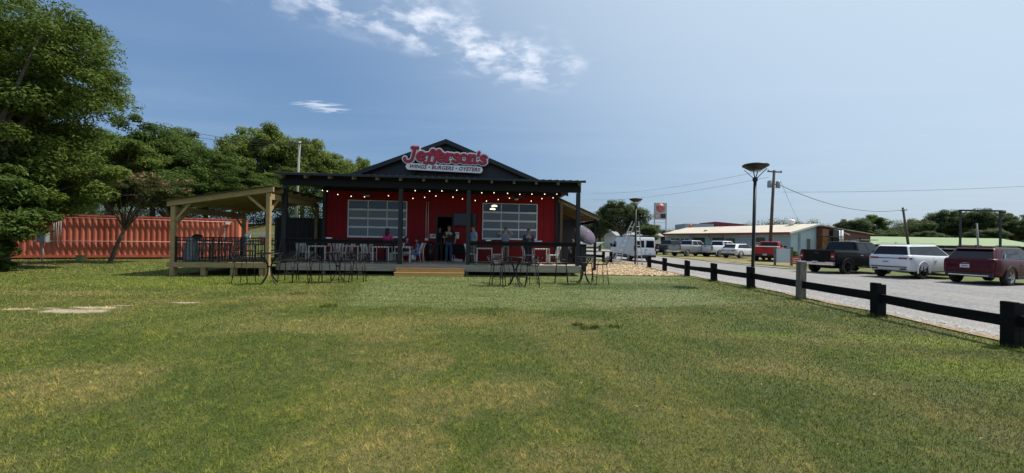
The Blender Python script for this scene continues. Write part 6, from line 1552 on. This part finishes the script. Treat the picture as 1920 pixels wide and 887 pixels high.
# boat-like pale trailer far behind the van
t = thing('parked_boat', 'pale boat on a trailer far behind the white van', 'boat', (10.6, 58, .05), R(12))
MB().prism([(-2.6, .7), (2.0, .6), (3.0, 1.3), (-2.6, 1.25)], (0, 1.8, 0), (0, -.9, 0)).build('hull', mat('boat_white', (.55, .60, .60), .4), t, bevel=.08)
MB().b2(-2.6, 2.2, -.85, .85, 1.25, 1.3).build('deck', WHITEP, t); MB().b2(-.6, .5, -.7, .7, 1.3, 2.0).build('console', mat('tarp_grey', (.28, .27, .25), .8), t, bevel=.1)
MB().b2(-2.7, 2.6, -.7, .7, .4, .55).build('trailer', CLAD, t)
for s in (-1, 1): wheel(t, -1.0, s * .95, .33, .2, RIMS, 6)
t = thing('small_house', 'pale house with grey roof far behind the white van', 'house', (24, 74, 0), R(10))
MB().b2(-4, 5, 0, 6, 0, 2.6).build('wall', mat('house_white', (.55, .55, .53), .7), t); MB().prism([(-.6, 2.6), (6.6, 2.6), (3, 4.0)], (10, 0, 0), (-4.5, 0, 0), (0, 1, 0)).build('roof', mat('house_roof', (.30, .29, .28), .8), t)
for q in (-2.5, 0, 2.8): MB().b2(q, q + 1.0, -.04, -.003, 1.0, 2.1).build('window', DKW, t)

# ------------------------------------------------------------------ trees
BARK = mat('bark', (.075, .058, .045), .95, col2=(.13, .105, .085), vscale=9, stretch=(1, 1, .3), bump=.6)
def leaf_mat(name, dark, light, spec=.12):
    m = mat(name, dark, .55, spec=spec); nt = m.node_tree; b = nt.nodes['Principled BSDF']
    at = nt.nodes.new('ShaderNodeAttribute'); at.attribute_name = 'tint'; r = nt.nodes.new('ShaderNodeValToRGB')
    r.color_ramp.elements[0].color = (*dark, 1); r.color_ramp.elements[1].color = (*light, 1)
    nt.links.new(at.outputs['Fac'], r.inputs[0]); nt.links.new(r.outputs[0], b.inputs['Base Color'])
    tr = nt.nodes.new('ShaderNodeBsdfTranslucent'); nt.links.new(r.outputs[0], tr.inputs[0]); mx = nt.nodes.new('ShaderNodeMixShader'); mx.inputs[0].default_value = .38
    out = [n for n in nt.nodes if n.type == 'OUTPUT_MATERIAL'][0]
    nt.links.new(b.outputs[0], mx.inputs[1]); nt.links.new(tr.outputs[0], mx.inputs[2]); nt.links.new(mx.outputs[0], out.inputs[0]); return m
LEAF_A = leaf_mat('leaf_mid', (.046, .082, .015), (.165, .220, .044)); LEAF_B = leaf_mat('leaf_deep', (.036, .070, .015), (.125, .178, .038)); LEAF_C = leaf_mat('leaf_bright', (.068, .110, .022), (.215, .265, .062))
LEAF_M = leaf_mat('leaf_mimosa', (.034, .054, .014), (.095, .105, .032)); LEAF_F = leaf_mat('leaf_far_hazed', (.060, .088, .034), (.150, .190, .078)); LEAF_L = leaf_mat('leaf_lime', (.12, .16, .03), (.26, .30, .06))  # LEAF_F: distance haze is put into the paler far leaf colours
def leaves(centers, radii, per, size, seed, flat=.62, aspect=.45):
    g = np.random.default_rng(seed); N = len(centers) * per
    c = np.repeat(centers, per, 0); r = np.repeat(radii, per)
    d = g.normal(size=(N, 3)); d /= np.linalg.norm(d, axis=1, keepdims=True); q = g.random(N) ** .45
    off_ = d * (q * r)[:, None]; off_[:, 2] *= flat
    p = c + off_
    nrm = d * .55 + np.array((0, 0, .75)) + g.normal(size=(N, 3)) * .55; nrm /= np.linalg.norm(nrm, axis=1, keepdims=True)
    t = np.cross(nrm, g.normal(size=(N, 3))); t /= np.linalg.norm(t, axis=1, keepdims=True); b = np.cross(nrm, t)
    s = (size * g.uniform(.6, 1.35, N))[:, None]
    v = np.empty((N, 4, 3)); v[:, 0] = p - t * s; v[:, 1] = p - b * s * aspect + nrm * s * .12; v[:, 2] = p + t * s; v[:, 3] = p + b * s * aspect + nrm * s * .12
    ct_ = np.repeat(g.random(len(centers)), per)
    tint = np.clip(.15 + .45 * ct_ + .40 * g.random(N), 0, 1)
    return v.reshape(-1, 3), np.repeat(tint, 4)
def make_crown(name, centers, radii, per, size, m, seed, flat=.62, aspect=.45):
    v, t = leaves(np.array(centers), np.array(radii), per, size, seed, flat, aspect)
    return np_mesh(name, v, np.arange(len(v), dtype=np.int32), 4, m, {'tint': t})
def limbs(base, h0, centers, r0, seed, lean=(0, 0), nl=9):
    g = random.Random(seed); b = MB(); fork = Vector((base[0] + lean[0], base[1] + lean[1], h0)); base = Vector(base)
    b.tube([base - Vector((0, 0, .4)), base + Vector((0, 0, .05)), base.lerp(fork, .5) + Vector((g.uniform(-.1, .1), g.uniform(-.1, .1), 0)), fork], [r0 * 1.5, r0 * 1.15, r0 * .95, r0 * .8], 10)
    cs = list(centers); g.shuffle(cs)
    for c in cs[:nl]:
        c = Vector(c); mid = fork.lerp(c, .5) + Vector((g.uniform(-.3, .3), g.uniform(-.3, .3), .25)); rr = r0 * g.uniform(.35, .55)
        b.tube([fork - Vector((0, 0, .1)), fork.lerp(mid, .5) + Vector((0, 0, .1)), mid, c], [rr, rr * .85, rr * .6, rr * .2], 6)
        for _ in range(2):
            c2 = Vector(g.choice(cs)); c2 = mid.lerp(c2, .55); b.tube([mid, mid.lerp(c2, .5) + Vector((0, 0, .15)), c2], [rr * .5, rr * .35, rr * .12], 5)
    return b
def crown_points(n, ctr, rad, seed, shell=.55, lobes=5, lo=-.75):
    """clump centres scattered through several overlapping lobes so that the outline is uneven"""
    g = np.random.default_rng(seed); ctr = np.array(ctr, float); rad = np.array(rad, float); out = []
    ld = g.normal(size=(lobes, 3)); ld /= np.linalg.norm(ld, axis=1, keepdims=True); ld[:, 2] = np.abs(ld[:, 2]) * .8 - .15
    lr = g.uniform(.42, .66, lobes)
    while len(out) < n:
        if g.random() < .3: k, c0, rr = 0, np.zeros(3), .72
        else: k = g.integers(lobes); c0 = ld[k] * .55; rr = lr[k]
        d = g.normal(size=3); d /= np.linalg.norm(d); q = c0 + d * rr * (shell + (1 - shell) * g.random())
        if q[2] < lo: continue
        out.append(ctr + q * rad)
    return np.array(out)
def tree(name, label, loc, ctr, rad, n, per, leaf, cr, m, seed, trunk_h, r0, group=None, lean=(0, 0), lobes=6, shell=.55, lo=-.75, flat=.62, aspect=.45, nl=9, cat='tree'):
    t = thing(name, label, cat, loc, 0, group)
    cs = crown_points(n, ctr, rad, seed, shell, lobes, lo); rs = np.random.default_rng(seed + 1).uniform(.65, 1.3, n) * cr
    place('crown', make_crown('crown', cs, rs, per, leaf, m, seed + 2, flat, aspect), t)
    limbs((0, 0, 0), trunk_h, [tuple(c) for c in cs], r0, seed + 3, lean, nl).build('trunk', BARK, t)
    return t, cs
# big tree at the left edge
tree('large_tree', 'large leafy tree filling the left edge of the view', (-22.9, 16.2, gz(-21.6, 16.2)), (.0, 0, 8.0), (6.4, 5.0, 6.2), 430, 330, .088, .80, LEAF_A, 11, 2.6, .34, lobes=12, shell=.5, lo=-.92, nl=22, aspect=.34)
tree('leafy_shrub_tree', 'low dense leafy tree with drooping branches before the red container', (-22.4, 17.0, gz(-20.6, 17.6)), (1.5, 0, 3.75), (3.2, 2.0, 2.2), 140, 230, .10, .62, LEAF_A, 31, 1.8, .14, lobes=6, lo=-.9, aspect=.34)
tree('edge_thicket', 'dark leafy thicket down to the ground at the left edge', (-20.7, 15.2, gz(-20.7, 15.2)), (.15, 0, 2.4), (1.6, 1.5, 2.6), 125, 230, .10, .5, LEAF_B, 41, .8, .08, lobes=6, lo=-.95, aspect=.34)
# mimosa with pink flowers
mt, cs = tree('mimosa_tree', 'small spreading tree with pink flower tufts before the red container', (-22.0, 21.1, gz(-22, 21)), (1.0, 0, 3.95), (3.0, 2.4, 1.25), 105, 230, .075, .48, LEAF_M, 47, 1.9, .095, lean=(.75, 0), lobes=7, shell=.6, lo=-.6, flat=.4, aspect=.3, nl=12)
top = sorted(cs.tolist(), key=lambda c: -c[2])[:60]; g_ = np.random.default_rng(5)
fl = np.array([np.array(c) + g_.normal(size=3) * (.35, .35, .06) + (0, 0, .22) for c in top for _ in range(3)])
place('flower_tufts', make_crown('flower_tufts', fl, np.full(len(fl), .07), 14, .035, leaf_mat('mimosa_pink', (.42, .16, .15), (.70, .34, .28)), 99, 1.0, .4), mt)
# small bush
t = [o for o in C.objects if o.name.startswith('trimmed_bush')][0]
place('foliage', make_crown('foliage', crown_points(40, (0, 0, .22), (.5, .5, .35), 3), np.full(40, .14), 60, .04, LEAF_B, 4), t); limbs((0, 0, 0), .12, [(0.1, .1, .3), (-.1, 0, .35)], .02, 2).build('stem', BARK, t)
# woods behind: a few grown trees, copied
protos = []
for i, (m_, rad, th, nm) in enumerate(((LEAF_B, (4.2, 3.6, 4.6), 3.2, 'broad'), (LEAF_A, (3.6, 3.4, 4.8), 3.6, 'tall'), (LEAF_C, (3.8, 3.4, 3.9), 3.0, 'light'), (LEAF_F, (4.4, 3.8, 3.6), 2.8, 'far'))):
    cs = crown_points(130, (0, 0, th + rad[2] * .8), rad, 100 + i, .55, 8, -.85); rs = np.random.default_rng(i).uniform(.7, 1.35, 130) * .78
    protos.append((make_crown('crown', cs, rs, 260, .125, m_, 200 + i, .6, .42), None, limbs((0, 0, 0), th, [tuple(c) for c in cs], .26, 300 + i, (0, 0), 12)))
TM = []; TOPS = []
for cm, _, lb in protos:
    zz_ = np.empty(len(cm.vertices) * 3, np.float32); cm.vertices.foreach_get('co', zz_); TOPS.append(float(np.percentile(zz_[2::3], 99.3)))
for cm, _, lb in protos: me = lb.mesh('trunk'); me.materials.append(BARK); TM.append((cm, me))
def stand(name, label, px, y, ptop, kind, wscale, rz, group, cat='tree'):
    """a grown tree standing at distance y whose top reaches pixel row ptop"""
    x = (px - 960) / F_PX * y; z = gz(x, y); top = EYE + (448 + .016 * (px - 960) - ptop) * y / F_PX - z
    k = top / TOPS[kind]
    t = thing(name, label, cat, (x, y, z), rz, group); t.scale = (wscale, wscale, k)
    place('crown', TM[kind][0], t); place('trunk', TM[kind][1], t); return t
GL = 'trees on the bank left of the restaurant'
for nm, px, y, pt, kd, ws, ad in ((150, 0, 0, 0, 0, 0, 0),) if False else ():
    pass
left = [(205, 33, 250, 1, .95, 'mid green tree rising above the mimosa'), (120, 36, 235, 0, 1.1, 'dark tree behind the large left tree'), (285, 38, 232, 0, 1.05, 'tallest dark green tree of the left bank'), (340, 42, 243, 1, .85, 'narrow green tree right of the tallest bank tree'), (385, 38, 282, 0, .9, 'dark round tree above the left end of the pavilion roof'), (320, 34, 318, 0, .85, 'low dark tree just above the red container end'), (440, 45, 268, 2, .85, 'pale green tree with open crown above the pavilion roof'), (500, 48, 243, 2, 1.15, 'tallest pale green tree left of the distant pole'), (565, 50, 262, 2, 1.0, 'bright green tree just right of the distant pole'), (620, 52, 288, 2, .85, 'green tree above the porch roof left end'), (450, 38, 318, 0, .95, 'shaded low tree above the middle of the pavilion roof'), (555, 44, 318, 1, .9, 'low green tree behind the porch corner'), (655, 60, 311, 2, .6, 'small pale tree showing over the porch roof'), (682, 62, 299, 2, .62, 'small round tree beside the black gable'), (40, 38, 230, 0, 1.2, 'dark tree at the far left behind the large tree'), (-60, 34, 220, 1, 1.2, 'green tree cut by the left edge of the view')]
for i, (px, y, pt, kd, ws, lb) in enumerate(left): stand('bank_tree', lb, px, y, pt, kd, ws, i * 1.7, GL)
GRT = 'trees behind the road on the right'
right = [(1165, 62, 380, 3, 1.05, 'wide dark oak behind the white van'), (1125, 66, 408, 3, .9, 'dark tree left of the wide oak'), (1215, 70, 420, 3, .85, 'lower tree right of the wide oak by the pole sign'), (1245, 85, 432, 3, .8, 'low tree beyond the pole sign'),
 (1600, 88, 411, 3, .95, 'rounded tree above the brick annex'), (1640, 92, 404, 1, .85, 'green tree left of the leaning pole'), (1572, 95, 430, 3, .8, 'low tree at the left end of the right tree line'), (1680, 96, 425, 3, 1.0, 'low tree behind the leaning pole'), (1725, 92, 412, 3, 1.0, 'mid height tree right of the leaning pole'), (1775, 92, 397, 3, 1.15, 'tall tree left of the gantry frame'), (1822, 90, 394, 3, 1.15, 'tall dark tree seen inside the gantry frame'), (1868, 90, 397, 3, 1.05, 'tall dark tree at the right gantry post'), (1905, 86, 415, 3, .95, 'dark tree sloping down at the right end of the tree line'), (1960, 84, 396, 1, 1.0, 'tree cut by the right edge of the view'), (1660, 84, 432, 3, .8, 'shaded low tree over the green roof left end'), (1740, 86, 435, 3, .85, 'shaded low tree over the middle of the green roof'), (1850, 84, 430, 3, .9, 'shaded low tree over the right end of the green roof')]
for i, (px, y, pt, kd, ws, lb) in enumerate(right): stand('road_tree', lb, px, y, pt, kd, ws, i * 2.1 + .4, GRT)
# undergrowth on the bank, seen under the pavilion roof and above the container
cs = []
for x in np.arange(-62, -4, .55):
    for k in range(5):
        y = 41 - .42 * (x + 19) * .6 + random.uniform(-1.5, 3.5); cs.append((x + random.uniform(-.4, .4), y, gz(x, y) + .5 + k * 1.05 + random.uniform(-.3, .5)))
tag(place('undergrowth', make_crown('undergrowth', np.array(cs), np.full(len(cs), .95), 190, .11, LEAF_B, 18, .8, .42)), 'dense undergrowth along the bank behind the pavilion', 'undergrowth', kind='stuff')
cs = []
for x in np.arange(58, 135, 1.0):
    for k in range(5): cs.append((x + random.uniform(-.8, .8), 92 + random.uniform(-3, 5), gz(x, 92) + .8 + k * 1.25 + random.uniform(-.5, .6) + .8 * math.sin(x * .21)))
for x in np.arange(-2, 26, 1.0):
    for k in range(3): cs.append((x + random.uniform(-.8, .8), 88 + random.uniform(-2, 3), .8 + k * 1.2 + random.uniform(-.5, .6)))
tag(place('background_woods', make_crown('background_woods', np.array(cs), np.full(len(cs), 1.5), 170, .16, LEAF_F, 28, .8, .42)), 'dense woods behind the green roofed building and the far street', 'woods', kind='stuff')
# far tree belt closing the horizon
cs = []
for a in np.linspace(-75, 75, 260):
    d_ = 190 + 30 * math.sin(a * .3); cs.append((d_ * math.sin(R(a)), d_ * math.cos(R(a)), 2.0 + 1.6 * random.random())); cs.append((d_ * math.sin(R(a + .3)), d_ * math.cos(R(a)), 4.2 + 2.2 * random.random()))
tag(place('far_woods', make_crown('far_woods', np.array(cs), np.full(len(cs), 3.4), 260, .24, LEAF_F, 8, .8, .6)), 'far belt of woods along the horizon', 'woods', kind='stuff')
# lime green sapling at the right, small shrubs
sx2, sy2 = (1890 - 960) / F_PX * 44, 44
tree('lime_sapling', 'lime green sapling in front of the green roof at the right edge', (sx2, sy2, gz(sx2, sy2)), (0, 0, 1.6), (1.6, 1.3, 1.15), 40, 90, .09, .35, LEAF_L, 71, .8, .05, lobes=5, nl=8, cat='shrub')
for i, (px, y, h_, lb) in enumerate(((1486, 44, 1.1, 'weedy green shrub beside the blank board'), (1545, 56, 1.6, 'weedy green shrub at the foot of the brick annex'))):
    x = (px - 960) / F_PX * y; tree('weedy_shrub', lb, (x, y, gz(x, y)), (0, 0, h_ * .5), (.7, .6, h_ * .5), 24, 80, .07, .25, LEAF_C, 80 + i, .3, .02, lobes=4, nl=6, cat='shrub')
N_GRASS = scatter_grass()
print('grass blades', N_GRASS)
